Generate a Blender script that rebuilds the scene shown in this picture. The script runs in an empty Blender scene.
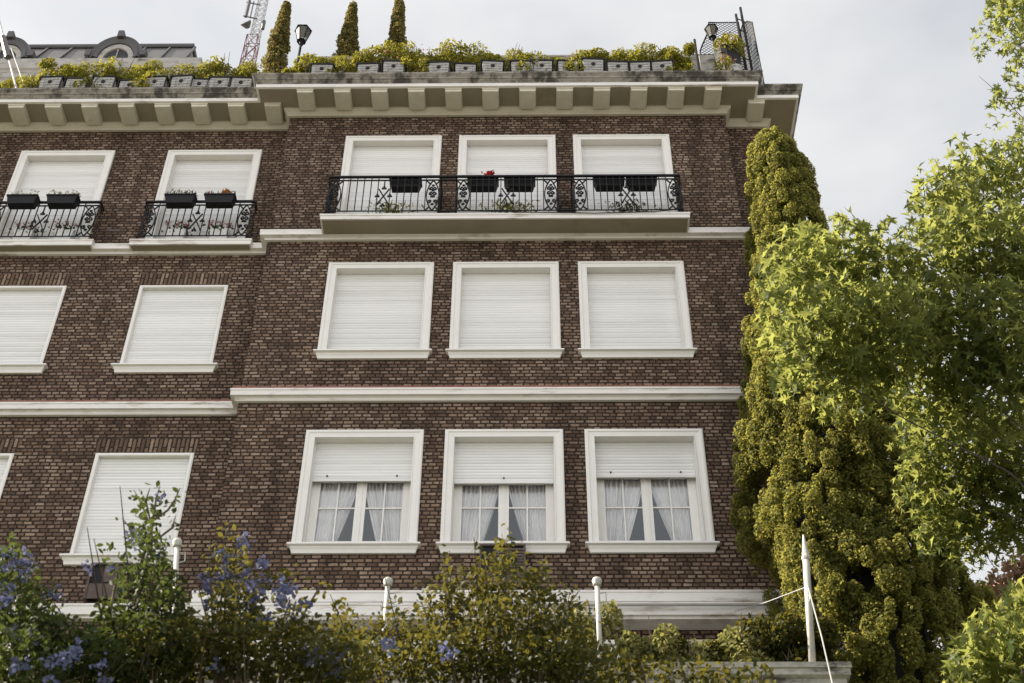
import bpy, math, random
import numpy as np
from mathutils import Vector, Matrix
R = math.radians
sc = bpy.context.scene
col = sc.collection

# ------------------------------------------------------------------ camera
cd = bpy.data.cameras.new('camera'); cam = bpy.data.objects.new('camera', cd); col.objects.link(cam)
yaw, pitch, roll = R(-0.844), R(42.953), R(0.354)
fw = Vector((math.sin(yaw)*math.cos(pitch), math.cos(yaw)*math.cos(pitch), math.sin(pitch)))
r0 = Vector((math.cos(yaw), -math.sin(yaw), 0)); u0 = r0.cross(fw)
rr = math.cos(roll)*r0 + math.sin(roll)*u0; uu = -math.sin(roll)*r0 + math.cos(roll)*u0
cam.matrix_world = Matrix(((rr.x, uu.x, -fw.x, 0), (rr.y, uu.y, -fw.y, 0), (rr.z, uu.z, -fw.z, 1.6), (0, 0, 0, 1)))
cd.sensor_width = 36; cd.lens = 49.22; cd.clip_end = 3000; cd.clip_start = 0.05
cd.dof.use_dof = True; cd.dof.focus_distance = 22.5; cd.dof.aperture_fstop = 5.6
sc.camera = cam
# ------------------------------------------------------------------ world and sun
SUN = Vector((-0.82, 0.05, 0.57)).normalized()
w = bpy.data.worlds.new('World'); sc.world = w; w.use_nodes = True
nt = w.node_tree; nt.nodes.clear()
def N(t, ty, **kw):
    n = t.nodes.new(ty)
    for k, v in kw.items(): setattr(n, k, v)
    return n
sky = N(nt, 'ShaderNodeTexSky', sky_type='NISHITA', sun_disc=False, sun_elevation=math.asin(SUN.z), sun_rotation=math.atan2(SUN.x, SUN.y))
tc = N(nt, 'ShaderNodeTexCoord')
no = N(nt, 'ShaderNodeTexNoise'); no.inputs['Scale'].default_value = 2.2; no.inputs['Detail'].default_value = 5; no.inputs['Roughness'].default_value = 0.55
mp = N(nt, 'ShaderNodeMapping'); mp.inputs['Scale'].default_value = (1, 1, 2.4); mp.inputs['Rotation'].default_value = (0.3, 0.5, 0)
nt.links.new(tc.outputs['Generated'], mp.inputs[0]); nt.links.new(mp.outputs[0], no.inputs['Vector'])
cr = N(nt, 'ShaderNodeValToRGB'); cr.color_ramp.elements[0].position = .40; cr.color_ramp.elements[0].color = (4.9, 5.1, 5.4, 1)
cr.color_ramp.elements[1].position = .60; cr.color_ramp.elements[1].color = (6.5, 6.5, 6.5, 1)
nt.links.new(no.outputs['Fac'], cr.inputs[0])
# the thin cloud deck is brightened unseen behind the viewer to light the facade
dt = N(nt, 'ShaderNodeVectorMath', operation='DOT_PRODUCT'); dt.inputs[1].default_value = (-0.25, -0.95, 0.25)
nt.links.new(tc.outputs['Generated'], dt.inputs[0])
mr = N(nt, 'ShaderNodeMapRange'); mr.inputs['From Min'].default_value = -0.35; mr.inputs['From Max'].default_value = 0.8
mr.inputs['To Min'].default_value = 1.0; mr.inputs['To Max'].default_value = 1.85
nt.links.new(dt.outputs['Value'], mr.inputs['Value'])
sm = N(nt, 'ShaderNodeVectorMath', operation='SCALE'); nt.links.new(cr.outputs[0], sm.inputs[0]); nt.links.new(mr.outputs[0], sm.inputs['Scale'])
mx = N(nt, 'ShaderNodeMix', data_type='RGBA'); mx.inputs['Factor'].default_value = 0.95
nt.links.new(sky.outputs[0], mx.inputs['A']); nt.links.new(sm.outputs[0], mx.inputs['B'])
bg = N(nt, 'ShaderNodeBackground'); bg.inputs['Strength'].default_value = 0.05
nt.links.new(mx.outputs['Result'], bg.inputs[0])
wo = N(nt, 'ShaderNodeOutputWorld'); nt.links.new(bg.outputs[0], wo.inputs[0])
sl = bpy.data.lights.new('sun', 'SUN'); sl.energy = 5.0; sl.angle = R(0.6); sl.color = (1.0, .90, .74)
so = bpy.data.objects.new('sun', sl); col.objects.link(so); so.rotation_euler = SUN.to_track_quat('Z', 'Y').to_euler(); so.location = (-40, 0, 40)
sc.view_settings.view_transform = 'Standard'; sc.view_settings.look = 'None'
sc.view_settings.exposure = 1.46; sc.view_settings.gamma = 1
sc.cycles.max_bounces = 7; sc.cycles.transparent_max_bounces = 10

# ------------------------------------------------------------------ materials
def mat(name):
    m = bpy.data.materials.new(name); m.use_nodes = True; t = m.node_tree
    p = t.nodes['Principled BSDF']; return m, t, p
def ramp(t, stops, fac):
    c = N(t, 'ShaderNodeValToRGB'); e = c.color_ramp.elements
    while len(e) < len(stops): e.new(.5)
    for q, (pos, cc) in zip(e, stops): q.position = pos; q.color = (*cc, 1)
    t.links.new(fac, c.inputs[0]); return c.outputs[0]
def noise(t, scale, detail=4, rough=.6, vec=None, sc3=None):
    n = N(t, 'ShaderNodeTexNoise'); n.inputs['Scale'].default_value = scale; n.inputs['Detail'].default_value = detail; n.inputs['Roughness'].default_value = rough
    if vec is None:
        c = N(t, 'ShaderNodeTexCoord'); vec = c.outputs['Object']
    if sc3:
        m_ = N(t, 'ShaderNodeMapping'); m_.inputs['Scale'].default_value = sc3; t.links.new(vec, m_.inputs[0]); vec = m_.outputs[0]
    t.links.new(vec, n.inputs['Vector']); return n.outputs['Fac']
def mixc(t, f, a, b, mode='MIX'):
    m_ = N(t, 'ShaderNodeMix', data_type='RGBA', blend_type=mode)
    for k, v in (('Factor', f), ('A', a), ('B', b)):
        if isinstance(v, (int, float)): m_.inputs[k].default_value = v
        elif isinstance(v, tuple): m_.inputs[k].default_value = (*v, 1)
        else: t.links.new(v, m_.inputs[k])
    return m_.outputs['Result']
def mth(t, op, a, b=None, c=None):
    m_ = N(t, 'ShaderNodeMath', operation=op)
    for i, v in enumerate((a, b, c)):
        if v is None: continue
        if isinstance(v, (int, float)): m_.inputs[i].default_value = v
        else: t.links.new(v, m_.inputs[i])
    return m_.outputs[0]
def bump(t, p, h, s=.3, d=.01):
    b = N(t, 'ShaderNodeBump'); b.inputs['Strength'].default_value = s; b.inputs['Distance'].default_value = d
    t.links.new(h, b.inputs['Height']); t.links.new(b.outputs[0], p.inputs['Normal'])
def plain(name, c, rough=.6, var=.15, scale=6, metal=0, grime=None, sc3=None):
    m, t, p = mat(name)
    f = noise(t, scale, sc3=sc3)
    a = tuple(x*(1-var) for x in c); b = tuple(min(1, x*(1+var)) for x in c)
    o = ramp(t, [(.3, a), (.7, b)], f)
    if grime:
        g = noise(t, grime[1], 6, .7, sc3=grime[3] if len(grime) > 3 else None)
        gm = ramp(t, [(grime[2], (0, 0, 0)), (grime[2]+.14, (1, 1, 1))], g)
        o = mixc(t, gm, o, grime[0])
    t.links.new(o, p.inputs['Base Color']); p.inputs['Roughness'].default_value = rough; p.inputs['Metallic'].default_value = metal
    return m
def brick(name, soldier=False):
    m, t, p = mat(name)
    c = N(t, 'ShaderNodeTexCoord'); s = N(t, 'ShaderNodeSeparateXYZ'); t.links.new(c.outputs['Object'], s.inputs[0])
    x = mth(t, 'ADD', s.outputs[0], s.outputs[1]); cb = N(t, 'ShaderNodeCombineXYZ')
    # small wander of the courses
    wv = noise(t, 3.0, 3, .6); wv2 = mth(t, 'MULTIPLY_ADD', wv, .022, -.011)
    z = mth(t, 'ADD', s.outputs[2], wv2)
    rg = noise(t, 34, 2, .5); x = mth(t, 'ADD', x, mth(t, 'MULTIPLY_ADD', rg, .030, -.015)); rg2 = noise(t, 29, 2, .5, sc3=(.6, .6, 1)); z = mth(t, 'ADD', z, mth(t, 'MULTIPLY_ADD', rg2, .018, -.009))
    if soldier: z = s.outputs[2]
    else:
        # every course keeps its own irregular brick lengths
        row = mth(t, 'FLOOR', mth(t, 'MULTIPLY', z, 1/.0695)); cv = N(t, 'ShaderNodeCombineXYZ')
        t.links.new(mth(t, 'MULTIPLY', x, 2.6), cv.inputs[0]); t.links.new(mth(t, 'MULTIPLY', row, 3.7), cv.inputs[1])
        wx = noise(t, 1.0, 1, .5, vec=cv.outputs[0]); x = mth(t, 'ADD', x, mth(t, 'MULTIPLY_ADD', wx, .20, -.10))
    if soldier: t.links.new(z, cb.inputs[0]); t.links.new(x, cb.inputs[1])
    else: t.links.new(x, cb.inputs[0]); t.links.new(z, cb.inputs[1])
    def bt(wd, ms=.016):
        b = N(t, 'ShaderNodeTexBrick'); t.links.new(cb.outputs[0], b.inputs['Vector'])
        b.inputs['Color1'].default_value = (0, 0, 0, 1); b.inputs['Color2'].default_value = (1, 1, 1, 1); b.inputs['Mortar'].default_value = (0, 0, 0, 1)
        b.inputs['Scale'].default_value = 1; b.inputs['Mortar Size'].default_value = ms; b.inputs['Mortar Smooth'].default_value = .55
        b.inputs['Brick Width'].default_value = wd; b.inputs['Row Height'].default_value = .0695
        b.offset = .5; b.squash = 1; return b
    b = bt(.36 if soldier else .133)
    # darker and lighter batches drift over the wall, fine noise breaks every brick
    big = noise(t, .9, 4, .6); fine = noise(t, 26, 3, .65)
    v = mth(t, 'ADD', mth(t, 'MULTIPLY', N_rgb2bw(t, b.outputs['Color']), .56), mth(t, 'MULTIPLY', fine, .50))
    v = mth(t, 'ADD', v, mth(t, 'MULTIPLY_ADD', big, .32, -.18))
    br = ramp(t, [(0.0, (.030, .020, .016)), (.22, (.080, .050, .034)), (.42, (.142, .090, .061)), (.62, (.210, .143, .100)), (.80, (.30, .225, .168)), (1.0, (.48, .39, .31))], v)
    hue = noise(t, 7, 2, .5)
    br = mixc(t, mth(t, 'MULTIPLY', hue, .22), br, (.098, .070, .055))
    o = mixc(t, b.outputs['Fac'], br, (.028, .020, .016))
    stk = noise(t, 1.0, 5, .65, sc3=(2.4, 2.4, .28)); stk = ramp(t, [(.36, (.62, .60, .60)), (.55, (1, 1, 1)), (.72, (1.18, 1.16, 1.13))], stk)
    o = mixc(t, 1.0, o, stk, 'MULTIPLY')
    t.links.new(o, p.inputs['Base Color']); p.inputs['Roughness'].default_value = .9; p.inputs['Specular IOR Level'].default_value = .2
    h = mth(t, 'ADD', mth(t, 'SUBTRACT', 1.0, b.outputs['Fac']), mth(t, 'MULTIPLY', fine, .5))
    bump(t, p, h, .6, .012)
    return m
def N_rgb2bw(t, o):
    n = N(t, 'ShaderNodeRGBToBW'); t.links.new(o, n.inputs[0]); return n.outputs[0]
def leafmat(name, stops, trans=.35, tcol=(.30, .42, .04), rough=.5):
    m, t, p = mat(name)
    g = N(t, 'ShaderNodeNewGeometry'); n = noise(t, .9, 2, .5)
    v = mth(t, 'ADD', mth(t, 'MULTIPLY', g.outputs['Random Per Island'], .6), mth(t, 'MULTIPLY', n, .4))
    c = ramp(t, stops, v)
    t.links.new(c, p.inputs['Base Color']); p.inputs['Roughness'].default_value = rough; p.inputs['Specular IOR Level'].default_value = .10
    tr = N(t, 'ShaderNodeBsdfTranslucent'); tr_c = mixc(t, .6, c, tcol); t.links.new(tr_c, tr.inputs[0])
    mm = N(t, 'ShaderNodeMixShader'); mm.inputs[0].default_value = trans
    t.links.new(p.outputs[0], mm.inputs[1]); t.links.new(tr.outputs[0], mm.inputs[2])
    t.links.new(mm.outputs[0], t.nodes['Material Output'].inputs[0]); return m

M = {}
M['brick'] = brick('brick_wall_face'); M['soldier'] = brick('brick_soldier', True)
M['white'] = plain('white_painted_trim', (.72, .70, .675), .55, .03, 5, grime=((.58, .55, .50), 3.2, .64, (1, 1, .5)))
M['band'] = plain('white_painted_band', (.69, .665, .64), .6, .05, 3, grime=((.38, .33, .28), 2.6, .55, (.6, .6, 3)))
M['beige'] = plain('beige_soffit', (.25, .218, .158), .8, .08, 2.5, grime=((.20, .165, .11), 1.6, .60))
M['frieze'] = plain('cream_frieze', (.47, .435, .355), .75, .08, 3, grime=((.28, .24, .17), 2.4, .60))
M['modil'] = plain('cream_bracket', (.56, .52, .43), .75, .08, 4, grime=((.34, .30, .22), 3, .62))
M['cornice'] = plain('weathered_cornice', (.27, .25, .215), .9, .25, 7, grime=((.055, .048, .042), 3.0, .44, (1, 1, .6)), sc3=(1, 1, 4))
M['parapet'] = plain('weathered_parapet', (.33, .31, .28), .9, .25, 7, grime=((.055, .048, .042), 2.0, .50, (1, 1, 3)))
M['redtile'] = plain('red_tile', (.21, .09, .065), .8, .25, 14)
M['stone'] = plain('roof_stone', (.36, .345, .32), .85, .12, 5, grime=((.12, .10, .085), 2.4, .52, (1, 1, 2.5)))
M['iron'] = plain('black_iron', (.006, .006, .007), .6, .3, 20)
M['darkmetal'] = plain('grey_zinc', (.055, .050, .050), .5, .12, 3)
M['zinc'] = plain('seam_zinc', (.07, .064, .064), .5, .12, 3)
M['polepaint'] = plain('pole_paint', (.40, .39, .365), .5, .08, 9, grime=((.25, .2, .16), 8, .62))
M['blackplastic'] = plain('black_plastic', (.009, .009, .011), .6, .3, 12)
M['pot'] = plain('pale_pot', (.62, .61, .59), .6, .08, 8)
M['tilepot'] = plain('tile_planter', (.36, .355, .34), .7, .25, 9, grime=((.10, .095, .08), 7, .55))
M['terracotta'] = plain('terracotta', (.32, .13, .07), .8, .15, 8)
M['rust'] = plain('brown_housing', (.075, .05, .04), .7, .3, 9)
M['darkbark'] = plain('dark_bark', (.035, .028, .022), .9, .3, 10)
M['bark'] = plain('bark', (.08, .06, .045), .9, .35, 12, sc3=(1, 1, .25))
M['room'] = plain('dark_room', (.05, .052, .06), .9, .1, 2)
M['ground'] = plain('pale_paving', (.20, .19, .17), .9, .15, .5, grime=((.2, .18, .15), 1.2, .58))
M['grass'] = plain('lawn', (.05, .07, .025), .9, .3, .7)
M['soil'] = plain('soil', (.05, .038, .028), .95, .3, 5)
M['red_paint'] = plain('red_mast_paint', (.16, .05, .05), .6, .1, 1)
M['mast_white'] = plain('white_mast_paint', (.36, .36, .36), .6, .05, 1)
M['farwall'] = plain('far_wall', (.42, .30, .24), .9, .15, .4)
M['farroof'] = plain('far_roof', (.30, .14, .10), .9, .2, .6)
M['lampglass'] = plain('lamp_glass', (.52, .50, .44), .25, .1, 6)
def mk_shutter():
    m, t, p = mat('roller_shutter')
    c = N(t, 'ShaderNodeTexCoord'); s = N(t, 'ShaderNodeSeparateXYZ'); t.links.new(c.outputs['Object'], s.inputs[0])
    fl = mth(t, 'FLOOR', mth(t, 'MULTIPLY', s.outputs[2], 1/.058))
    wn = N(t, 'ShaderNodeTexWhiteNoise', noise_dimensions='1D'); t.links.new(fl, wn.inputs['W'])
    st = noise(t, 2.0, 5, .65, sc3=(.5, 1, 5))
    oi = N(t, 'ShaderNodeObjectInfo')
    v = mth(t, 'ADD', mth(t, 'MULTIPLY', wn.outputs['Value'], .45), mth(t, 'MULTIPLY', st, .75)); v = mth(t, 'ADD', v, mth(t, 'MULTIPLY_ADD', oi.outputs['Random'], .3, -.15))
    o = ramp(t, [(.2, (.58, .575, .56)), (.5, (.67, .665, .655)), (.85, (.74, .735, .725))], v)
    t.links.new(o, p.inputs['Base Color']); p.inputs['Roughness'].default_value = .5; return m
M['shutter'] = mk_shutter()
def mk_glass():
    m, t, p = mat('window_glass')
    g = N(t, 'ShaderNodeBsdfGlossy'); g.inputs['Roughness'].default_value = .02; g.inputs[0].default_value = (.9, .95, 1, 1)
    tr = N(t, 'ShaderNodeBsdfTransparent'); tr.inputs[0].default_value = (.92, .92, .92, 1)
    fr = N(t, 'ShaderNodeFresnel'); fr.inputs[0].default_value = 1.55
    f2 = mth(t, 'MULTIPLY', fr.outputs[0], 1.7)
    mm = N(t, 'ShaderNodeMixShader'); t.links.new(f2, mm.inputs[0]); t.links.new(tr.outputs[0], mm.inputs[1]); t.links.new(g.outputs[0], mm.inputs[2])
    t.links.new(mm.outputs[0], t.nodes['Material Output'].inputs[0]); return m
M['glass'] = mk_glass()
def mk_lglass():
    m, t, p = mat('lantern_glass'); tr = N(t, 'ShaderNodeBsdfTransparent'); tr.inputs[0].default_value = (.9, .9, .86, 1)
    p.inputs['Base Color'].default_value = (.5, .48, .42, 1); p.inputs['Roughness'].default_value = .3
    mm = N(t, 'ShaderNodeMixShader'); mm.inputs[0].default_value = .22
    t.links.new(tr.outputs[0], mm.inputs[1]); t.links.new(p.outputs[0], mm.inputs[2]); t.links.new(mm.outputs[0], t.nodes['Material Output'].inputs[0]); return m
M['lglass'] = mk_lglass()
M['curtain'] = plain('sheer_curtain', (.90, .89, .88), .9, .06, 5)
M['deep'] = plain('deep_foliage', (.006, .007, .004), .9, .3, 6)  # near-black, so the shade between the conifer sprays is in the colour
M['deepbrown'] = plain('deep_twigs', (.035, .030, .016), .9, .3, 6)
M['conifer'] = leafmat('cypress_spray', [(.1, (.014, .020, .007)), (.4, (.052, .066, .018)), (.7, (.150, .148, .036)), (.88, (.17, .15, .05)), (1, (.20, .11, .06))], .42, (.60, .54, .11), .7)
M['maple'] = leafmat('maple_leaf', [(.1, (.014, .026, .008)), (.45, (.040, .060, .016)), (.75, (.095, .112, .030)), (1, (.25, .26, .09))], .48, (.57, .59, .145), .42)
M['bush'] = leafmat('bush_leaf', [(.1, (.010, .016, .006)), (.45, (.026, .036, .011)), (.8, (.064, .062, .018)), (1, (.13, .092, .032))], .32, (.32, .27, .04), .5)
M['darkbush'] = leafmat('dark_leaf', [(.1, (.012, .018, .008)), (.5, (.028, .038, .014)), (1, (.075, .080, .028))], .25, (.22, .28, .05), .5)
M['roofleaf'] = leafmat('roof_leaf', [(.15, (.055, .06, .014)), (.45, (.13, .13, .025)), (.8, (.26, .24, .035)), (1, (.36, .27, .08))], .35, (.5, .45, .05), .6)
M['roofcypress'] = leafmat('roof_cypress_leaf', [(.15, (.055, .058, .022)), (.5, (.12, .115, .04)), (.85, (.21, .175, .07)), (1, (.28, .20, .09))], .3, (.4, .3, .08), .7)
M['pinkleaf'] = leafmat('pink_leaf', [(.1, (.10, .09, .03)), (.6, (.26, .17, .10)), (1, (.42, .24, .18))], .3, (.4, .2, .1), .6)
M['blue'] = leafmat('blue_petal', [(.1, (.08, .09, .17)), (.6, (.15, .165, .29)), (1, (.27, .29, .42))], .25, (.2, .21, .36), .7)
M['red'] = leafmat('red_petal', [(.1, (.35, .01, .015)), (1, (.62, .03, .03))], .2, (.6, .05, .05), .6)
M['pink'] = leafmat('pink_petal', [(.1, (.30, .09, .12)), (1, (.48, .24, .25))], .25, (.4, .15, .2), .6)
M['orange'] = leafmat('orange_petal', [(.1, (.5, .16, .05)), (1, (.62, .28, .10))], .25, (.6, .3, .1), .6)
M['cream'] = leafmat('cream_leaf', [(.1, (.10, .11, .03)), (.5, (.20, .20, .07)), (1, (.42, .39, .20))], .35, (.45, .42, .12), .5)

for k_ in ('iron', 'blackplastic'): M[k_].node_tree.nodes['Principled BSDF'].inputs['Specular IOR Level'].default_value = .2
# ------------------------------------------------------------------ mesh tools
class MB:
    def __init__(s): s.v = []; s.f = []
    def add(s, vs, fs):
        b = len(s.v); s.v += [tuple(q) for q in vs]; s.f += [tuple(i+b for i in f) for f in fs]; return s
    def box(s, x0, x1, y0, y1, z0, z1):
        return s.add([(x0,y0,z0),(x1,y0,z0),(x1,y1,z0),(x0,y1,z0),(x0,y0,z1),(x1,y0,z1),(x1,y1,z1),(x0,y1,z1)],
                     [(0,3,2,1),(4,5,6,7),(0,1,5,4),(1,2,6,5),(2,3,7,6),(3,0,4,7)])
    def taper(s, x0, x1, y0, y1, z0, z1, k):
        cx, cy = (x0+x1)/2, (y0+y1)/2; g = lambda a, c: c+(a-c)*k
        return s.add([(g(x0,cx),g(y0,cy),z0),(g(x1,cx),g(y0,cy),z0),(g(x1,cx),g(y1,cy),z0),(g(x0,cx),g(y1,cy),z0),(x0,y0,z1),(x1,y0,z1),(x1,y1,z1),(x0,y1,z1)],
                     [(0,3,2,1),(4,5,6,7),(0,1,5,4),(1,2,6,5),(2,3,7,6),(3,0,4,7)])
    def tube(s, pts, r, n=6, caps=True):
        pts = [Vector(p) for p in pts]; k = len(pts)
        rs = r if isinstance(r, (list, tuple)) else [r]*k
        b = len(s.v); prev = None
        for i, p in enumerate(pts):
            d = (pts[min(i+1, k-1)]-pts[max(i-1, 0)])
            if d.length < 1e-9: d = Vector((0, 0, 1))
            d.normalize()
            a = prev if prev is not None else (Vector((0, 0, 1)) if abs(d.z) < .9 else Vector((1, 0, 0)))
            x = (a-d*a.dot(d)); x.normalize(); prev = x; y = d.cross(x)
            for j in range(n):
                t = 2*math.pi*(j+.5)/n; s.v.append(tuple(p+(x*math.cos(t)+y*math.sin(t))*rs[i]))
        for i in range(k-1):
            for j in range(n):
                a0 = b+i*n+j; a1 = b+i*n+(j+1) % n; s.f.append((a0, a1, a1+n, a0+n))
        if caps: s.f.append(tuple(b+j for j in reversed(range(n)))); s.f.append(tuple(b+(k-1)*n+j for j in range(n)))
        return s
    def lathe(s, c, prof, n=12):
        b = len(s.v)
        for r, z in prof:
            for j in range(n):
                t = 2*math.pi*j/n; s.v.append((c[0]+r*math.cos(t), c[1]+r*math.sin(t), c[2]+z))
        for i in range(len(prof)-1):
            for j in range(n):
                a0 = b+i*n+j; a1 = b+i*n+(j+1) % n; s.f.append((a0, a1, a1+n, a0+n))
        s.f.append(tuple(b+j for j in reversed(range(n)))); s.f.append(tuple(b+(len(prof)-1)*n+j for j in range(n)))
        return s
    def sweep(s, path, prof, closed=True):
        """prof (out, z) carried along a plan path with mitred corners; out is to the right of the travel direction."""
        P = [Vector(p).to_2d() if len(p) > 2 else Vector(p) for p in path]; k = len(P); m = len(prof); b = len(s.v)
        for i in range(k):
            d0 = (P[i]-P[i-1]).normalized() if i else (P[1]-P[0]).normalized()
            d1 = (P[i+1]-P[i]).normalized() if i < k-1 else d0
            n0 = Vector((d0.y, -d0.x)); n1 = Vector((d1.y, -d1.x)); mm = (n0+n1); mm /= max(.2, mm.dot(n0))
            for o, z in prof: q = P[i]+mm*o; s.v.append((q.x, q.y, z))
        for i in range(k-1):
            for j in range(m if closed else m-1):
                a0 = b+i*m+j; a1 = b+i*m+(j+1) % m; s.f.append((a0, a1, a1+m, a0+m))
        if closed: s.f.append(tuple(b+j for j in range(m))); s.f.append(tuple(b+(k-1)*m+j for j in reversed(range(m))))
        return s
    def build(s, name, m, parent=None, smooth=False, origin=None):
        me = bpy.data.meshes.new(name)
        v = s.v if origin is None else [(a-origin[0], b-origin[1], c-origin[2]) for a, b, c in s.v]
        me.from_pydata(v, [], s.f); me.materials.append(m)
        if smooth: me.polygons.foreach_set('use_smooth', [True]*len(me.polygons))
        o = bpy.data.objects.new(name, me); col.objects.link(o)
        if origin is not None: o.location = origin
        if parent is not None: o.parent = parent
        return o
def tag(o, label=None, cat=None, group=None, kind=None):
    for k, v in (('label', label), ('category', cat), ('group', group), ('kind', kind)):
        if v: o[k] = v
    return o
def empty(name, loc, label, cat, group=None):
    o = bpy.data.objects.new(name, None); col.objects.link(o); o.location = loc
    return tag(o, label, cat, group)
def nest(parent, loc=None):
    """parts built in world coordinates under an Empty: undo the Empty's offset."""
    for c in parent.children:
        if not c.get('_n'): c.matrix_parent_inverse = Matrix.Translation(-Vector(parent.location)); c['_n'] = 1
    return parent

rng = np.random.default_rng(7)
OVAL = (np.array([(0,-.5,0),(.24,-.2,.05),(.26,.15,.05),(0,.5,-.04),(-.26,.15,.05),(-.24,-.2,.05)]), [(0,1,2,3),(0,3,4,5)])
NARROW = (np.array([(0,-.5,0),(.13,0,.04),(0,.5,0),(-.13,0,.04)]), [(0,1,2,3)])
PETAL = (np.array([(0,-.5,0),(.45,0,.12),(0,.5,0),(-.45,0,.12)]), [(0,1,2,3)])
TUFT = (np.array([(0,-.5,0),(.30,-.05,.1),(.12,.5,0),(-.12,.5,0),(-.30,-.05,.1)]), [(0,1,2,3,4)])
def star():
    v = [(0, -.06, 0)]
    tips = [(-158+90, .0), ]
    pts = []
    for a, r in ((-62,.20),(-28,.46),(-4,.19),(30,.56),(58,.21),(90,.62),(122,.21),(150,.56),(184,.19),(208,.46),(242,.20)):
        pts.append((r*math.cos(R(a)), r*math.sin(R(a)), .55*abs(math.cos(R(a)))*r-.9*r*r+(.06 if r > .5 else 0)))
    v += pts; f = [(0, i, i+1) for i in range(1, 11)]
    return np.array(v), f
STAR = star()
def scatter(name, C, size, shape, m, parent=None, up=.3, out=None, origin=None, sizevar=.35, droop=0):
    """many leaf faces, one per point of C, as one mesh."""
    C = np.asarray(C, float); n = len(C); V, F = shape
    nr = rng.normal(size=(n, 3)); nr /= np.linalg.norm(nr, axis=1)[:, None]
    if out is not None: nr = nr*.75+out
    nr[:, 2] += up; nr /= np.linalg.norm(nr, axis=1)[:, None]
    t = rng.normal(size=(n, 3)); t[:, 2] -= droop; t -= nr*(t*nr).sum(1)[:, None]; t /= np.linalg.norm(t, axis=1)[:, None]
    b = np.cross(nr, t)
    s = size*(1+sizevar*rng.uniform(-1, 1, n))
    W = C[:, None, :]+s[:, None, None]*(V[None, :, 0, None]*b[:, None, :]+V[None, :, 1, None]*t[:, None, :]+V[None, :, 2, None]*nr[:, None, :])
    W = W.reshape(-1, 3)
    if origin is not None: W = W-np.array(origin)
    me = bpy.data.meshes.new(name); k = len(V)
    lens = np.array([len(q) for q in F]); loops = np.concatenate([np.array(q) for q in F])
    L = (loops[None, :]+(np.arange(n)*k)[:, None]).ravel().astype(np.int32)
    tot = np.tile(lens, n); st = np.concatenate([[0], np.cumsum(tot)[:-1]])
    me.vertices.add(len(W)); me.vertices.foreach_set('co', W.astype(np.float32).ravel())
    me.loops.add(len(L)); me.loops.foreach_set('vertex_index', L)
    me.polygons.add(len(tot)); me.polygons.foreach_set('loop_start', st.astype(np.int32)); me.polygons.foreach_set('loop_total', tot.astype(np.int32))
    me.update(calc_edges=True); me.validate(); me.materials.append(m)
    o = bpy.data.objects.new(name, me); col.objects.link(o)
    if origin is not None: o.location = origin
    if parent is not None: o.parent = parent
    return o
def ball(n, c, r, hollow=0.0):
    """n points in an ellipsoid; hollow pushes them to its skin. Returns points and outward vectors."""
    d = rng.normal(size=(n, 3)); d /= np.linalg.norm(d, axis=1)[:, None]
    k = (hollow+(1-hollow)*rng.uniform(0, 1, n)**(1/2.2))[:, None]
    return np.array(c)+d*k*np.array(r), d

# ------------------------------------------------------------------ ground
D, L, XL, XR, XE, XW = 16.8, 17.12, -4.56, 3.82, 4.63, -15.0
tag(MB().add([(-400,-400,0),(400,-400,0),(400,400,0),(-400,400,0)], [(0,1,2,3)]).build('ground', M['ground']), kind='structure')
tag(MB().box(-40, 40, 5.0, 60, -1, 4.0).build('terrace_ground', M['grass']), kind='structure')
rw = MB().box(-40, 40, 4.7, 4.99, 0, 4.05); rw.box(-40, 40, 4.64, 5.0, 4.05, 4.18)
tag(rw.build('retaining_wall', M['stone']), 'long stone retaining wall below the garden bank', 'wall')

# ------------------------------------------------------------------ apartment building
B = bpy.data.objects.new('apartment_building', None); col.objects.link(B)
tag(B, 'dark brown brick apartment building with white window frames and a modillioned cornice', 'building')
T1, T2, B2, T3, B3 = 22.55, 19.085, 16.965, 15.35, 13.185   # frame tops and bottoms
FLOOR1 = 19.835
WX = [-2.51, -.36, 1.79]
holes_c, holes_l = [], []
def wall(name, x0, x1, y, z0, z1, holes, thick=.30):
    xs = sorted({x0, x1, *[h[0] for h in holes], *[h[1] for h in holes]}); zs = sorted({z0, z1, *[h[2] for h in holes], *[h[3] for h in holes]})
    mb = MB()
    for a, b in zip(xs, xs[1:]):
        for c, d in zip(zs, zs[1:]):
            mxx, mz = (a+b)/2, (c+d)/2
            if any(h[0] < mxx < h[1] and h[2] < mz < h[3] for h in holes): continue
            mb.add([(a,y,c),(b,y,c),(b,y,d),(a,y,d)], [(0,1,2,3)])
    for h in holes:
        a, b, c, d = h
        mb.add([(a,y,c),(a,y,d),(a,y+thick,d),(a,y+thick,c)], [(0,1,2,3)]); mb.add([(b,y,c),(b,y+thick,c),(b,y+thick,d),(b,y,d)], [(0,1,2,3)])
        mb.add([(a,y,d),(b,y,d),(b,y+thick,d),(a,y+thick,d)], [(0,1,2,3)]); mb.add([(a,y,c),(a,y+thick,c),(b,y+thick,c),(b,y,c)], [(0,1,2,3)])
    return mb
FR = .148
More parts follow.
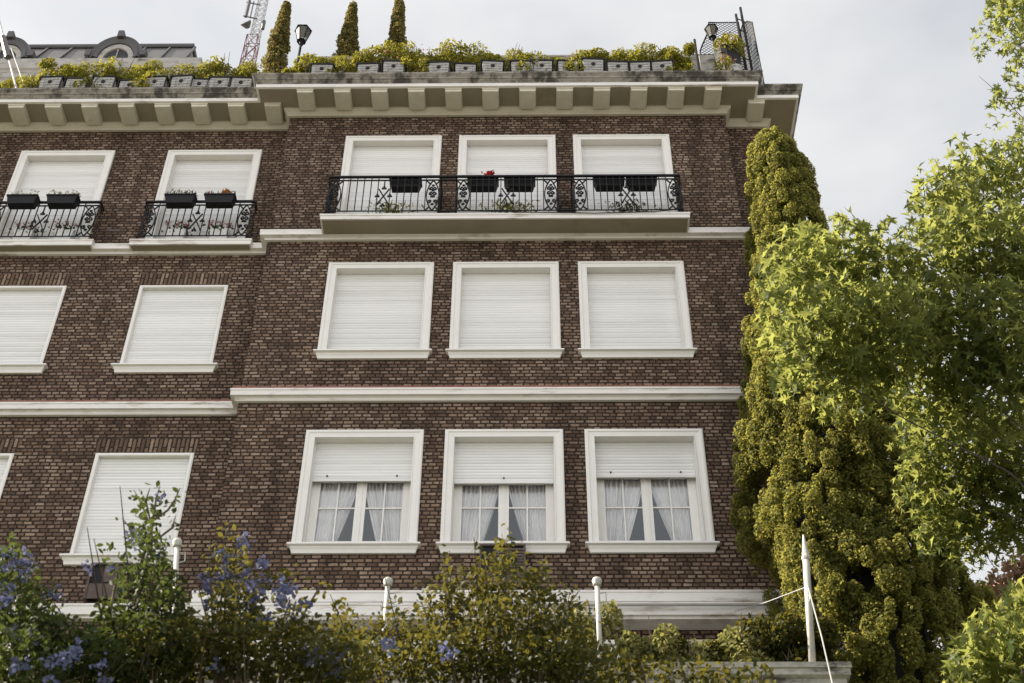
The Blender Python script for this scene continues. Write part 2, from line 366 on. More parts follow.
def shutter(win, x0, x1, z0, z1, y):
    mb = MB(); n = max(1, round((z1-z0)/.058)); h = (z1-z0)/n; pr = []
    for i in range(n):
        z = z0+i*h; pr += [(.006, z), (.011, z+.003), (.014, z+h*.45), (.011, z+h-.003), (.006, z+h-.001)]
    pr.append((-.02, z1)); pr.append((-.02, z0))
    mb.sweep([(x0, y), (x1, y)], pr)
    mb.box(x0+.001, x1-.001, y-.018, y+.006, z0-.035, z0+.03)
    o = mb.build('shutter', M['shutter'], win)
    if z0 > 14.2 and z0 < 14.8 and z1-z0 < 1:
        kb = MB()
        for kx in ((x0+.22, x1-.22) if abs(x0+x1+.72) > .1 else ((x0+x1)/2,)): kb.tube([(kx, y-.03, z0+.06), (kx, y-.012, z0+.06)], .013, 8)
        kb.build('stop_knob', M['blackplastic'], win)
    return o
def surround(x0, x1, z0, z1, y, w=FR, p=.045, bottom=False):
    """moulded picture frame round an opening, mitred, standing p proud of the wall at y"""
    mb = MB()
    # rings: outer edge -> inner edge -> back into the reveal
    rings = [(0, 0), (0, -p), (.018, -p-.012), (.05, -p-.012), (.06, -p), (w-.02, -p+.008), (w-.012, -p-.004), (w, -p-.004), (w, .10)]
    def corner(o):
        xx0, xx1, zz1 = x0+o, x1-o, z1-o; zz0 = (z0+o) if bottom else z0
        return [(xx0, zz0), (xx0, zz1), (xx1, zz1), (xx1, zz0)]
    vs = []
    for o, d in rings:
        for (a, c) in corner(o): vs.append((a, y+d, c))
    fs = []
    for i in range(len(rings)-1):
        for j in range(4 if bottom else 3):
            k = (j+1) % 4; fs.append((i*4+j, i*4+k, (i+1)*4+k, (i+1)*4+j))
    return mb.add(vs, fs)
def sill(x0, x1, zt, y, h=.15, p=.11):
    mb = MB(); zt += .03
    mb.sweep([(x0, y+.05), (x0, y), (x1, y), (x1, y+.05)], [(-.0, zt-h), (p*.35, zt-h), (p*.45, zt-h+.05), (p*.62, zt-h+.085), (p*.62, zt-h+.10), (p, zt-h+.115), (p, zt-.015), (p-.01, zt), (0, zt)])
    return mb
def window(x, z0, z1, y, kind, shut_to=None, wdt=1.82):
    x0, x1 = x-wdt/2, x+wdt/2
    if kind == 'plain':
        w_, p_ = .055, .012
    else: w_, p_ = FR, .045
    win = surround(x0, x1, z0, z1, y, w_, p_).build('window', M['white'], B)
    hole = (x0+w_*.6, x1-w_*.6, z0, z1-w_*.6)
    (holes_c if y < 17 else holes_l).append(hole)
    ix0, ix1, iz1 = x0+w_, x1-w_, z1-w_
    dep = .07 if kind == 'plain' else .115
    # reveal box liner, guides and head
    g = MB()
    g.box(ix0-.02, ix0+.011, y+dep-.03, y+dep+.20, z0, iz1+.03); g.box(ix1-.011, ix1+.02, y+dep-.03, y+dep+.20, z0, iz1+.03)
    g.box(ix0+.05, ix1-.05, y+.02, y+.30, iz1+.001, iz1+.05)
    g.build('shutter_guide', M['white'], win)
    if kind != 'door':
        sill(*((x0+.055, x1-.055) if kind != 'plain' else (x0+.0, x1-.0)), z0+.004, y).build('sill', M['white'], win)
    zb = shut_to if shut_to else z0+.04
    shutter(win, ix0+.012, ix1-.012, zb, iz1+.0, y+dep)
    if shut_to:
        yb = y+dep+.085; s = MB(); cx = x
        gl = (x-.627, x-.078, x+.078, x+.627)
        zg0, zg1 = 13.44, iz1
        s.box(ix0+.012, gl[0], yb, yb+.05, z0+.01, zg1); s.box(gl[3], ix1-.012, yb, yb+.05, z0+.01, zg1)
        s.box(gl[1], gl[2], yb-.004, yb+.05, z0+.01, zg1); s.box(gl[1]+.058, gl[2]-.058, yb-.016, yb-.002, z0+.01, zg1)
        for a, b in ((gl[0], gl[1]), (gl[2], gl[3])):
            s.box(a, b, yb+.002, yb+.048, z0+.012, zg0)
            m_ = (a+b)/2
            s.box(m_-.011, m_+.011, yb+.008, yb+.040, zg0, zg1)
            zm = 14.04
            s.box(a, m_-.011, yb+.010, yb+.038, zm-.011, zm+.011); s.box(m_+.011, b, yb+.010, yb+.038, zm-.011, zm+.011)
            s.box(a, b, yb+.010, yb+.045, shut_to+.03, shut_to+.085)
        s.build('sash', M['white'], win)
        p = MB()
        for a, b in ((gl[0], gl[1]), (gl[2], gl[3])): p.add([(a,yb+.025,zg0),(b,yb+.025,zg0),(b,yb+.025,zg1),(a,yb+.025,zg1)], [(0,1,2,3)])
        p.build('pane', M['glass'], win)
        for side, (a, b) in ((-1, (gl[0]-.08, gl[1]+.05)), (1, (gl[2]-.05, gl[3]+.08))):
            curtain(a, b, z0+.05, iz1, yb+.09, side).build('curtain', M['curtain'], win, smooth=True)
        room = MB(); X0, X1, Y0, Y1, Z0, Z1 = ix0-.01, ix1+.01, yb+.05, yb+1.8, z0-.03, iz1+.06
        room.add([(X0,Y0,Z0),(X1,Y0,Z0),(X1,Y1,Z0),(X0,Y1,Z0),(X0,Y0,Z1),(X1,Y0,Z1),(X1,Y1,Z1),(X0,Y1,Z1)], [(0,1,2,3),(4,7,6,5),(1,5,6,2),(2,6,7,3),(3,7,4,0)])
        room.build('room_lining', M['room'], win)
    return win
random.seed(3)
def curtain(a, b, z0, z1, y, side):
    """gathered sheer tied low to the outer side"""
    mb = MB(); nu, nv = 90, 26; ph = random.uniform(0, 6); k = random.uniform(4.2, 5.6)
    wob = random.uniform(-.04, .04)
    for j in range(nv+1):
        t = j/nv; z = z1+(z0-z1)*t
        full = (b-a)
        # the free edge draws outward lower down
        tt = max(0, (t-.28)/.72)
        wd = full*(1.0-(.50+wob)*tt**1.25)
        for i in range(nu+1):
            u = i/nu
            uu_ = u+.012*math.sin(u*23+ph)
            x = (a+uu_*wd) if side < 0 else (b-uu_*wd)
            am = .032+.014*math.sin(u*7+ph)
            q_ = math.sin(u*k*2*math.pi+ph+.6*math.sin(t*3+u*5)); mb.v.append((x, y+am*(1-2*abs(q_)), z))
    for j in range(nv):
        for i in range(nu):
            q = j*(nu+1)+i; mb.f.append((q, q+1, q+nu+2, q+nu+1))
    return mb
for i, x in enumerate(WX):
    window(x, FLOOR1, T1, D, 'door')
    window(x, B2, T2, D, 'frame')
    window(x, B3, T3, D, 'frame', shut_to=(14.50, 14.45, 14.555)[i])
for x in (-8.785, -5.96): window(x, FLOOR1, T1, L, 'door', wdt=1.80)
for x in (-8.785, -5.965):
    window(x, 16.965, 18.90, L, 'plain', wdt=1.54)
    window(x, 13.215, 15.185, L, 'plain', wdt=1.54)
wb = wall('x', XL, XR, D, 3.5, 23.2, holes_c)
wb.add([(XL,D,3.5),(XL,D,23.2),(XL,L+1,23.2),(XL,L+1,3.5)], [(0,1,2,3)]); wb.add([(XR,D,3.5),(XR,L+1,3.5),(XR,L+1,23.2),(XR,D,23.2)], [(0,1,2,3)])
wb.build('brick_wall', M['brick'], B)
wl = wall('x', XW, XL, L, 3.5, 23.2, holes_l)
wl.add([(XW,L,3.5),(XW,L,23.2),(XW,32,23.2),(XW,32,3.5)], [(0,1,2,3)]); wl.add([(XW,32,3.5),(XW,32,23.2),(XE,32,23.2),(XE,32,3.5)], [(0,1,2,3)])
wl.build('brick_wall', M['brick'], B)
wr = wall('x', XR, XE, L, 3.5, 23.2, [])
wr.add([(XE,L,3.5),(XE,32,3.5),(XE,32,23.2),(XE,L,23.2)], [(0,1,2,3)])
wr.build('brick_wall', M['brick'], B)
for x, z in ((-8.785, 18.93), (-5.965, 18.93), (-8.785, 15.21), (-5.965, 15.21)):
    MB().add([(x-.77,L-.004,z),(x+.77,L-.004,z),(x+.83,L-.004,z+.27),(x-.83,L-.004,z+.27),(x-.77,L+.05,z),(x+.77,L+.05,z),(x+.83,L+.05,z+.27),(x-.83,L+.05,z+.27)],
             [(0,1,2,3),(0,4,5,1),(3,2,6,7),(0,3,7,4),(1,5,6,2)]).build('brick_lintel', M['soldier'], B)
PLAN = [(XW, L), (XL, L), (XL, D), (XR, D), (XR, L), (XE, L), (XE, 31.9)]
# cornice, soffit, roof deck
MB().sweep(PLAN, [(-.05, 23.34), (.56, 23.34), (.60, 23.345), (.60, 23.43), (.575, 23.44), (-.05, 23.44)]).build('soffit_fascia', M['band'], B)
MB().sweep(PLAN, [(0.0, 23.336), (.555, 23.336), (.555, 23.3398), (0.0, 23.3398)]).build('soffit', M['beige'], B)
MB().sweep(PLAN, [(-.04, 23.442), (.585, 23.442), (.60, 23.47), (.625, 23.50), (.625, 23.515), (.65, 23.53), (.655, 23.56), (.685, 23.60), (.70, 23.615), (.70, 23.655), (-.04, 23.69)]).build('cornice', M['cornice'], B)
MB().sweep(PLAN, [(-.04, 23.17), (.045, 23.17), (.055, 23.185), (.055, 23.215), (.07, 23.225), (.08, 23.25), (.105, 23.27), (.12, 23.29), (.12, 23.3355), (-.04, 23.3355)]).build('frieze_moulding', M['frieze'], B)
MB().add([(XW,L,23.6),(XE,L,23.6),(XE,32,23.6),(XW,32,23.6)], [(0,1,2,3)]).add([(XL,D,23.605),(XR,D,23.605),(XR,L,23.605),(XL,L,23.605)], [(0,1,2,3)]).build('roof_deck', M['stone'], B)
def modillion(x, y):
    m_ = MB(); x0, x1 = x-.15, x+.15
    m_.sweep([(x0, y-.123), (x0, y-.55), (x1, y-.55), (x1, y-.123)][::1], [(-.02, 23.24), (0.0, 23.24), (.0, 23.300), (.012, 23.302), (.012, 23.335), (-.02, 23.335)])
    m_.box(x0+.01, x1-.01, y-.54, y-.1235, 23.236, 23.334)
    return m_.build('modillion', M['modil'], B)
for i in range(12): modillion(-4.22+i*.708, D)
for i in range(14):
    x = -5.6-i*.708+0.01
    if x > XW: modillion(x, L)
modillion(4.42, L); modillion(-4.885, L)
# string courses
SC1 = [(-.03, 19.66), (.05, 19.66), (.055, 19.695), (.06, 19.70), (.13, 19.712), (.13, 19.80), (.135, 19.805), (.135, 19.83), (.13, 19.845), (-.03, 19.87)]
MB().sweep([(XW, L), (XL, L), (XL, D), (XR, D), (XR, L), (XE, L), (XE, 31)], SC1).build('string_course', M['band'], B)
SCA = [(-.03, 15.935), (.05, 15.935), (.06, 15.955), (.065, 15.985), (.075, 15.99), (.08, 16.0), (.125, 16.003), (.125, 16.095), (.135, 16.10), (.135, 16.135), (-.03, 16.14)]
MB().sweep(PLAN, SCA).build('string_course', M['band'], B)
MB().sweep(PLAN, [(-.02, 16.142), (.115, 16.142), (.115, 16.185), (.10, 16.20), (-.02, 16.25)]).build('tile_coping', M['redtile'], B)
MB().sweep(PLAN, [(-.03, 12.16), (.09, 12.16), (.10, 12.19), (.11, 12.195), (.13, 12.20), (.13, 12.335), (.14, 12.34), (.14, 12.375), (-.03, 12.38)]).build('string_course', M['band'], B)
PC = [(XL, L), (XL, D), (XR, D), (XR, L)]
MB().sweep(PC, [(-.03, 11.815), (.28, 11.815), (.29, 11.85), (.32, 11.86), (.32, 11.905), (.30, 11.91), (.30, 12.02), (.31, 12.03), (.31, 12.065), (-.03, 12.13)]).build('string_course', M['band'], B)
MB().sweep([(XL+.4, D), (XR-.4, D)], [(-.03, 11.25), (.20, 11.25), (.20, 11.45), (.24, 11.46), (.24, 11.52), (-.03, 11.55)]).build('string_course', M['band'], B)
# gutter pipe on the lowest band
MB().tube([(-1, D-.37, 11.99), (3.9, D-.37, 11.985)], .022).build('pipe', M['polepaint'], B)

# ---------- ironwork
def spiral(cx, cz, r, turns, a0, hand, n=16):
    return [(cx+hand*r*(1-t*.78)*math.cos(a0+t*turns*2*math.pi), cz+r*(1-t*.78)*math.sin(a0+t*turns*2*math.pi)) for t in [i/n for i in range(n+1)]]
def scroll_panel(mb, x0, x1, z0, z1, y, to3=None, r=.014):
    f = to3 or (lambda u, v: (u, y, v))
    cx = (x0+x1)/2; h = z1-z0; hw = (x1-x0)/2
    def line(p): mb.tube([f(*q) for q in p], r, 4)
    # tall curved lozenge
    for s_ in (-1, 1):
        line([(cx+s_*hw*.92*math.sin(math.pi*min(1, max(0, t)))**.8*(1 if True else 0), z0+h*t) for t in [i/12 for i in range(13)]])
        for cz, rr_ in ((.30, .30), (.56, .34), (.72, .30)):
            line(spiral(cx+s_*hw*.36, z0+h*cz, hw*.36, 1.1, math.pi*(.5 if cz > .5 else 1.5), s_, 10))
        line([(cx+s_*hw*.95, z0+h*.02), (cx+s_*hw*.35, z0+h*.12)]); line([(cx+s_*hw*.95, z0+h*.98), (cx+s_*hw*.35, z0+h*.86)])
        # leaves of the little clubs
        mb.box(*sorted((f(cx+s_*hw*.05, 0)[0], f(cx+s_*hw*.35, 0)[0])), *( (y-.006, y+.006) if not to3 else sorted((f(cx+s_*hw*.05, 0)[1], f(cx+s_*hw*.35, 0)[1])) ), z0+h*.43, z0+h*.49)
    for cz in (.2, .46, .66, .82): line(spiral(cx, z0+h*cz, hw*.20, 1, 0, 1, 8))
def motif(mb, cx, z0, z1, y):
    """four small clubs on crossing scrolls"""
    h = z1-z0; cz = (z0+z1)/2-.02
    def line(p, r=.014): mb.tube([(a, y, b) for a, b in p], r, 4)
    line([(cx, z1), (cx, cz+.20)]); 
    for s_ in (-1, 1):
        line([(cx+s_*.10, cz-.20), (cx+s_*.03, cz-.05), (cx-s_*.03, cz+.07), (cx-s_*.09, cz+.20)])
    for dx, dz in ((0, .23), (0, -.23), (.11, .02), (-.11, .02)):
        for a in (0, 2.1, 4.2):
            ox, oz = dx+.028*math.cos(a+1.57), dz+.028*math.sin(a+1.57)
            mb.lathe_y(cx+ox, y, cz+oz, .022)
def lathe_y(self, x, y, z, r, n=8):
    self.tube([(x, y-.008, z), (x, y+.008, z)], r, n); return self
MB.lathe_y = lathe_y
def bars(mb, x0, x1, z0, z1, y, gap=.115, r=.0115):
    n = max(1, round((x1-x0)/gap))
    for i in range(n+1):
        x = x0+(x1-x0)*i/n; mb.tube([(x, y, z0), (x, y, z1)], r, 4, False)
def side(mb, x, yf, yw, z0, z1):
    """end return from the front rail back to the wall"""
    mb.box(x-.012, x+.012, yf+.013, yw, z1-.03, z1-.002); mb.box(x-.008, x+.008, yf+.013, yw, z0, z0+.016)
    mb.box(x-.008, x+.008, yf+.013, yw, z1-.12, z1-.104)
    if yw-yf > .3: scroll_panel(mb, yf+.02, yw-.02, z0+.016, z1-.12, 0, to3=lambda u, v: (x, u, v))
    n = max(2, round((yw-yf)/.07))
    for i in range(1, n): mb.tube([(x, yf+(yw-yf)*i/n, z0), (x, yf+(yw-yf)*i/n, z1-.03)], .008, 4, False)
def railing_core(mb, x0, x1, z0, z1, y):
    mb.box(x0, x1, y-.022, y+.018, z1-.04, z1); mb.box(x0, x1, y-.010, y+.010, z1-.122, z1-.100); mb.box(x0, x1, y-.008, y+.008, z0, z0+.018)
Z0, Z1 = FLOOR1+.10, FLOOR1+1.04
# centre balcony
yr = D-.46
slab = MB().sweep([(-3.59, D+.02), (-3.59, D-.49), (2.83, D-.49), (2.83, D+.02)], [(-.03, 19.71), (.0, 19.71), (.0, 19.79), (.012, 19.795), (.012, FLOOR1), (-.03, FLOOR1)])
balc = slab.build('balcony', M['band'], B)
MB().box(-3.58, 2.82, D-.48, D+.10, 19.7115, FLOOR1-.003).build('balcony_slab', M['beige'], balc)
rl = MB(); railing_core(rl, -3.53, 2.74, Z0, Z1, yr)
secs = [(-3.53, -1.50), (-1.27, .57), (.80, 2.74)]
secs = [(-3.53, -1.53), (-1.25, .56), (.81, 2.74)]
for a, b in secs:
    scroll_panel(rl, a+.01, a+.25, Z0+.018, Z1-.12, yr); scroll_panel(rl, b-.25, b-.01, Z0+.018, Z1-.12, yr)
    c = (a+b)/2
    bars(rl, a+.26, c-.11, Z0, Z1-.03, yr); bars(rl, c+.11, b-.26, Z0, Z1-.03, yr)
    motif(rl, c, Z0, Z1-.12, yr)
    side(rl, a, yr, D, Z0, Z1); side(rl, b, yr, D, Z0, Z1)
rl.build('railing', M['iron'], balc)
cb_ = MB().tube([(-2.0, D-.512, 19.90), (-1.0, D-.515, 19.87), (0.2, D-.516, 19.83), (1.2, D-.516, 19.80), (2.2, D-.516, 19.83), (2.7, D-.51, 19.90)], .008, 5)
cb_.build('cable', M['blackplastic'], balc)
# small balconies
for xa, xb in ((-9.86, -7.70), (-7.04, -4.88)):
    s_ = MB().sweep([(xa, L+.02), (xa, L-.24), (xb, L-.24), (xb, L+.02)], [(-.03, 19.70), (.0, 19.70), (.0, 19.79), (.010, 19.795), (.010, FLOOR1), (-.03, FLOOR1)])
    bo = s_.build('balcony', M['band'], B)
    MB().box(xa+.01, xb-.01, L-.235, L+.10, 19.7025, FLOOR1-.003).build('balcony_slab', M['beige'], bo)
    rl = MB(); a, b = xa+.09, xb-.07; y_ = L-.215
    railing_core(rl, a, b, Z0, Z1, y_)
    scroll_panel(rl, a+.01, a+.26, Z0+.018, Z1-.12, y_); scroll_panel(rl, b-.26, b-.01, Z0+.018, Z1-.12, y_)
    c = (a+b)/2; bars(rl, a+.27, c-.12, Z0, Z1-.03, y_, .13); bars(rl, c+.12, b-.27, Z0, Z1-.03, y_, .13); motif(rl, c, Z0, Z1-.12, y_)
    side(rl, a, y_, L, Z0, Z1); side(rl, b, y_, L, Z0, Z1)
    rl.build('railing', M['iron'], bo)
# brown vent housings under the lowest sills
def vent(x, y, ztop, zbot, wd):
    m_ = MB(); x0, x1 = x-wd/2, x+wd/2; yf = y-.16; t_ = .03
    m_.box(x0, x1, yf, y-.125, ztop-.03, ztop); m_.box(x0, x0+t_, yf, y-.001, zbot, ztop-.031); m_.box(x1-t_, x1, yf, y-.001, zbot, ztop-.031)
    m_.box(x0+t_+.001, x1-t_-.001, yf+.012, yf+.02, zbot, zbot+.25)
    for k in range(8): z = zbot+.27+k*(ztop-zbot-.33)/8; m_.box(x0+t_+.18, x1-t_-.001, yf+.006, yf+.018, z, z+.035)
    o = m_.build('vent_housing', M['rust'], B)
    MB().box(x0+t_+.002, x1-t_-.002, yf+.03, y-.128, zbot+.01, ztop-.032).build('vent_panel', M['blackplastic'], o)
vent(-.36, D, 13.14, 12.42, .66); vent(-6.02, L, 13.05, 12.45, .60)
MB().box(-7.62, -7.36, L-.006, L+.02, 20.30, 20.36).build('wall_vent', M['rust'], B)
# lower annexe terrace in front of the first storey
MB().box(-4.3, 3.45, 13.9, 16.799, 3.5, 9.1).build('terrace_wall', M['brick'], B)
MB().sweep([(-4.3, 16.79), (-4.3, 13.9), (3.45, 13.9), (3.45, 16.79)], [(-.25, 9.1), (.03, 9.1), (.03, 9.28), (.05, 9.30), (.05, 9.40), (.10, 9.43), (.10, 9.50), (.12, 9.51), (.12, 9.575), (-.25, 9.59)]).build('terrace_parapet', M['parapet'], B)
# parapet on the roof
pp = MB().box(-4.66, 3.88, 17.2, 17.42, 23.6, 25.58); pp.sweep([(-4.66, 17.43), (-4.66, 17.19), (3.88, 17.19), (3.88, 17.43)], [(-.05, 25.52), (.0, 25.52), (.03, 25.57), (.03, 25.67), (-.05, 25.68)])
pp.box(-4.6, 3.8, 17.21, 17.4, 25.56, 25.676); pp.box(3.56, 3.90, 17.10, 17.199, 23.6, 25.55)
pp.build('roof_parapet', M['parapet'], B)

# ------------------------------------------------------------------ mansard penthouse behind
MS = empty('mansard_building', (-12, 20, 4.0), 'grey zinc mansard roof with round dormers rising behind the left roof edge', 'building')
YM = 20.0; xr = -7.83
m_ = MB().box(-17, xr-.16, YM+.15, 30, 4.0, 28.6); m_.build('wall', M['stone'], MS)
m_ = MB().sweep([(-17, YM), (xr, YM), (xr, 30)], [(-.3, 28.4), (-.12, 28.4), (-.12, 28.62), (-.08, 28.66), (-.08, 28.90), (-.03, 28.95), (-.03, 29.20), (.02, 29.24), (.02, 29.30), (.0, 29.32), (.0, 29.64), (-.3, 29.66)]); m_.build('stone_cornice', M['stone'], MS)
m_ = MB().add([(-17, YM+.12, 29.6), (xr-.30, YM+.12, 29.6), (xr-.62, YM+.75, 31.12), (-17, YM+.75, 31.12)], [(0,1,2,3)])
m_.add([(xr-.30, YM+.12, 29.6), (xr-.30, 30, 29.6), (xr-.62, 30, 31.12), (xr-.62, YM+.75, 31.12)], [(0,1,2,3)])
m_.add([(-17, YM+.75, 31.12), (xr-.62, YM+.75, 31.12), (xr-.62, 30, 31.12), (-17, 30, 31.12)], [(0,1,2,3)])
rf = m_.build('mansard_roof', M['zinc'], MS)
m_ = MB().sweep([(-17, YM+.75), (xr-.62, YM+.75), (xr-.62, 30)], [(-.05, 31.08), (.05, 31.08), (.07, 31.12), (.07, 31.19), (.04, 31.24), (-.05, 31.24)]); m_.build('ridge_trim', M['darkmetal'], rf)
m_ = MB()
for i in range(14):
    x = xr-.50-i*.62; m_.tube([(x, YM+.10, 29.62), (x-.02, YM+.73, 31.10)], .035, 4)
m_.build('roof_seam', M['darkmetal'], rf)
for xc in (-9.95, -12.68):
    d = MB(); n = 20; ro, ri = .62, .43; zc = 29.68; prof = [(ri, -.02), (ri, -.10), (ro-.10, -.13), (ro-.06, -.10), (ro, -.13), (ro+.03, -.04), (ro+.03, .7)]
    for i in range(n+1):
        a = math.pi*i/n
        for rr_, dy in prof: d.v.append((xc+rr_*1.02*math.cos(a), YM+.10+dy, zc+rr_*1.35*math.sin(a)))
    k = len(prof)
    for i in range(n):
        for j in range(k-1): d.f.append((i*k+j, i*k+j+1, (i+1)*k+j+1, (i+1)*k+j))
    d.box(xc-.07, xc+.07, YM-.10, YM+.1, zc+ro*1.35-.10, zc+ro*1.35+.13)
    d.box(xc-.74, xc-.60, YM-.06, YM+.12, zc+.02, zc+.22); d.box(xc+.60, xc+.74, YM-.06, YM+.12, zc+.02, zc+.22)
    do = d.build('dormer_window', M['darkmetal'], MS, smooth=False)
    f = MB()
    for i in range(n+1):
        a = math.pi*i/n
        for rr_, dy in ((.30, .03), (.30, -.03), (.42, -.03), (.42, .03)): f.v.append((xc+rr_*1.02*math.cos(a), YM+.06+dy, zc+rr_*1.35*math.sin(a)))
    for i in range(n):
        for j in range(3): f.f.append((i*4+j, i*4+j+1, (i+1)*4+j+1, (i+1)*4+j))
    f.box(xc-.012, xc+.012, YM+.05, YM+.07, zc, zc+.40)
    f.build('frame', M['stone'], do)
    g = MB(); g.v.append((xc, YM+.09, zc))
    for i in range(n+1): a = math.pi*i/n; g.v.append((xc+.31*math.cos(a), YM+.09, zc+.42*math.sin(a)))
    g.f = [(0, i, i+1) for i in range(1, n+1)]
    g.build('pane', M['room'], do)
nest(MS)

# ------------------------------------------------------------------ antenna mast far behind
A = empty('antenna_mast', (-20.2, 60, 0), 'red and white lattice antenna mast rising beyond the left roof', 'mast')
def lattice(z0, z1, w0, w1, cx, cy, m, name, r):
    mb = MB(); n = max(1, round((z1-z0)/(w0*1.1)))
    cs = lambda t: [(cx+sx*(w0+(w1-w0)*t)/2, cy+sy*(w0+(w1-w0)*t)/2, z0+(z1-z0)*t) for sx, sy in ((-1,-1),(1,-1),(1,1),(-1,1))]
    for k in range(4): mb.tube([cs(0)[k], cs(1)[k]], r, 4)
    for i in range(n):
        a, b = cs(i/n), cs((i+1)/n)
        for k in range(4):
            mb.tube([a[k], b[(k+1) % 4]], r*.7, 4); mb.tube([b[k], b[(k+1) % 4]], r*.7, 4); mb.tube([a[(k+1) % 4], b[k]], r*.7, 4)
    return mb.build(name, m, A)
lattice(60, 88, 1.4, .8, -20.05, 60, M['red_paint'], 'red_section', .036)
lattice(88.0, 99, .62, .58, -19.95, 60, M['mast_white'], 'white_section', .022)
lattice(0, 60, 3.2, 1.6, -19.95, 60, M['mast_white'], 'white_section', .08)
MB().tube([(-20.4, 59.2, 88.3), (-20.45, 58.9, 88.3), (-20.5, 58.8, 88.35)], [.2, .38, .42], 14).build('dish', M['zinc'], A)
ms_ = MB(); 
for z in (89.8, 91.6): ms_.tube([(-19.9, 59.5, z), (-20.95, 59.3, z+.1)], .05, 4)
ms_.tube([(-20.75, 59.3, 89.8), (-20.75, 59.3, 91.9)], .13, 6); ms_.tube([(-20.4, 59.3, 89.6), (-20.4, 59.3, 91.8)], .05, 4); ms_.tube([(-19.3, 59.3, 88.2), (-19.3, 59.3, 89.2)], .14, 5)
ms_.build('panel_antenna', M['zinc'], A)
nest(A)

# ------------------------------------------------------------------ leaning mast at the left edge
t = empty('roof_mast', (-9.95, 16.7, 23.66), 'pale double pole leaning left over the far left roof edge', 'pole')
MB().tube([(-9.90, 16.7, 23.64), (-11.05, 16.75, 26.5)], .024, 6).build('pole', M['polepaint'], t)
MB().tube([(-9.70, 16.72, 23.64), (-10.55, 16.80, 25.5)], .014, 6).build('stay', M['polepaint'], t)
MB().tube([(-10.45, 16.66, 25.0), (-10.75, 16.7, 25.75)], .065, 8).build('bracket', M['zinc'], t)
nest(t)

# ------------------------------------------------------------------ roof planters and their shrubs
ordw = ['first', 'second', 'third', 'fourth', 'fifth', 'sixth', 'seventh', 'eighth', 'ninth', 'tenth', 'eleventh', 'twelfth', 'thirteenth', 'fourteenth', 'fifteenth', 'sixteenth']
def planter_parts(root, wd):
    b = MB(); h = .56
    b.taper(-wd/2, wd/2, -.16, .16, 0, h, .9)
    for i in range(1, 5): b.box(-wd/2+i*wd/5-.004, -wd/2+i*wd/5+.004, -.166, -.15, .05, h-.02)
    for i in range(1, 7): b.box(-wd/2+.01, wd/2-.01, -.165, -.15, i*h/7-.004, i*h/7+.004)
    b.build('body', M['tilepot'], root)
    MB().tube([(0, -.175, h*.72), (0, -.14, h*.72)], .045, 8).build('drain_hole', M['blackplastic'], root)
    r = MB().box(-wd/2-.04, wd/2+.04, -.18, .18, h-.012, h+.02); r.box(-wd/2-.035, -wd/2-.02, -.18, -.165, 0, h-.012); r.box(wd/2+.02, wd/2+.035, -.18, -.165, 0, h-.012)
    r.build('rim', M['blackplastic'], root)
proto = {}
def planter(x, y, z, wd, label, group):
    e = empty('planter_box', (x+random.uniform(-.05, .05), y+random.uniform(-.03, .03), z), label, 'planter', group); e.rotation_euler.z = R(random.uniform(-4, 4)); e.scale.z = random.uniform(.88, 1.03)
    if wd in proto:
        for c in proto[wd].children:
            d = c.copy(); col.objects.link(d); d.parent = e
    else: planter_parts(e, wd); proto[wd] = e
    return e
def shrub(x, y, z, rx, ry, rz, n, m, label, name='shrub', cat='shrub', group=None, leaf=.07, shape=OVAL, stems=5, up=.4, fl=None):
    e = empty(name, (x, y, z), label, cat, group)
    pts = []
    lumps = max(4, int(rx*rz*18)+3)
    for i in range(lumps):
        c = (rng.uniform(-.75, .75)*rx, rng.uniform(-.6, .6)*ry, rz*(.35+rng.uniform(-.2, .85)))
        r_ = rng.uniform(.28, .5); p_, _ = ball(n//lumps, c, (max(.12, rx*r_), max(.1, ry*r_*1.2), max(.1, rz*r_*.9)), .2); pts.append(p_)
    pts = np.concatenate(pts)
    scatter('foliage', pts, leaf, shape, m, e, up=up)
    s = MB()
    for i in range(stems):
        a = rng.uniform(0, 6.28); s.tube([(rx*.15*math.cos(a), ry*.2*math.sin(a), 0), (rx*.4*math.cos(a), ry*.4*math.sin(a), rz*.5), (rx*.65*math.cos(a), ry*.5*math.sin(a), rz*rng.uniform(.8, 1.5))], [.014, .010, .004], 4)
    s.build('stem', M['bark'], e)
    if fl:
        p_, _ = ball(fl[1], (0, -ry*.3, rz*.7), (rx*.9, ry*.8, rz*.6), .5)
        scatter('flower', p_, fl[2], PETAL, M[fl[0]], e, up=.3)
    return e
cx_ = [-3.95, -2.55, -2.2, -1.60, -1.15, -.75, -.40, -.02, .50, 1.05, 1.45, 1.80, 2.10, 2.40, 2.75]
cx_ = [-3.96, -2.62, -1.62, -1.12, -.66, .62, 1.10, 1.56, 2.02, 2.60, -.12, -2.05, -3.2]
cx_ = sorted([-3.98, -3.10, -2.62, -1.72, -1.18, -.62, -.10, .32, .80, 1.28, 1.74, 2.18, 2.62])
for i, x in enumerate(cx_):
    planter(x, 16.42, 23.662, .40, 'pale square planter, %s from the left on the centre roof edge' % ordw[i], 'planters along the centre roof edge')
wx_ = [-9.35, -8.88, -8.35, -7.80, -7.30, -6.78, -6.42, -6.02, -5.62]
for i, x in enumerate(wx_):
    planter(x, 16.76, 23.662, .40 if i % 2 == 0 else .40, 'pale square planter, %s from the left on the left wing roof edge' % ordw[i], 'planters along the left wing roof edge')
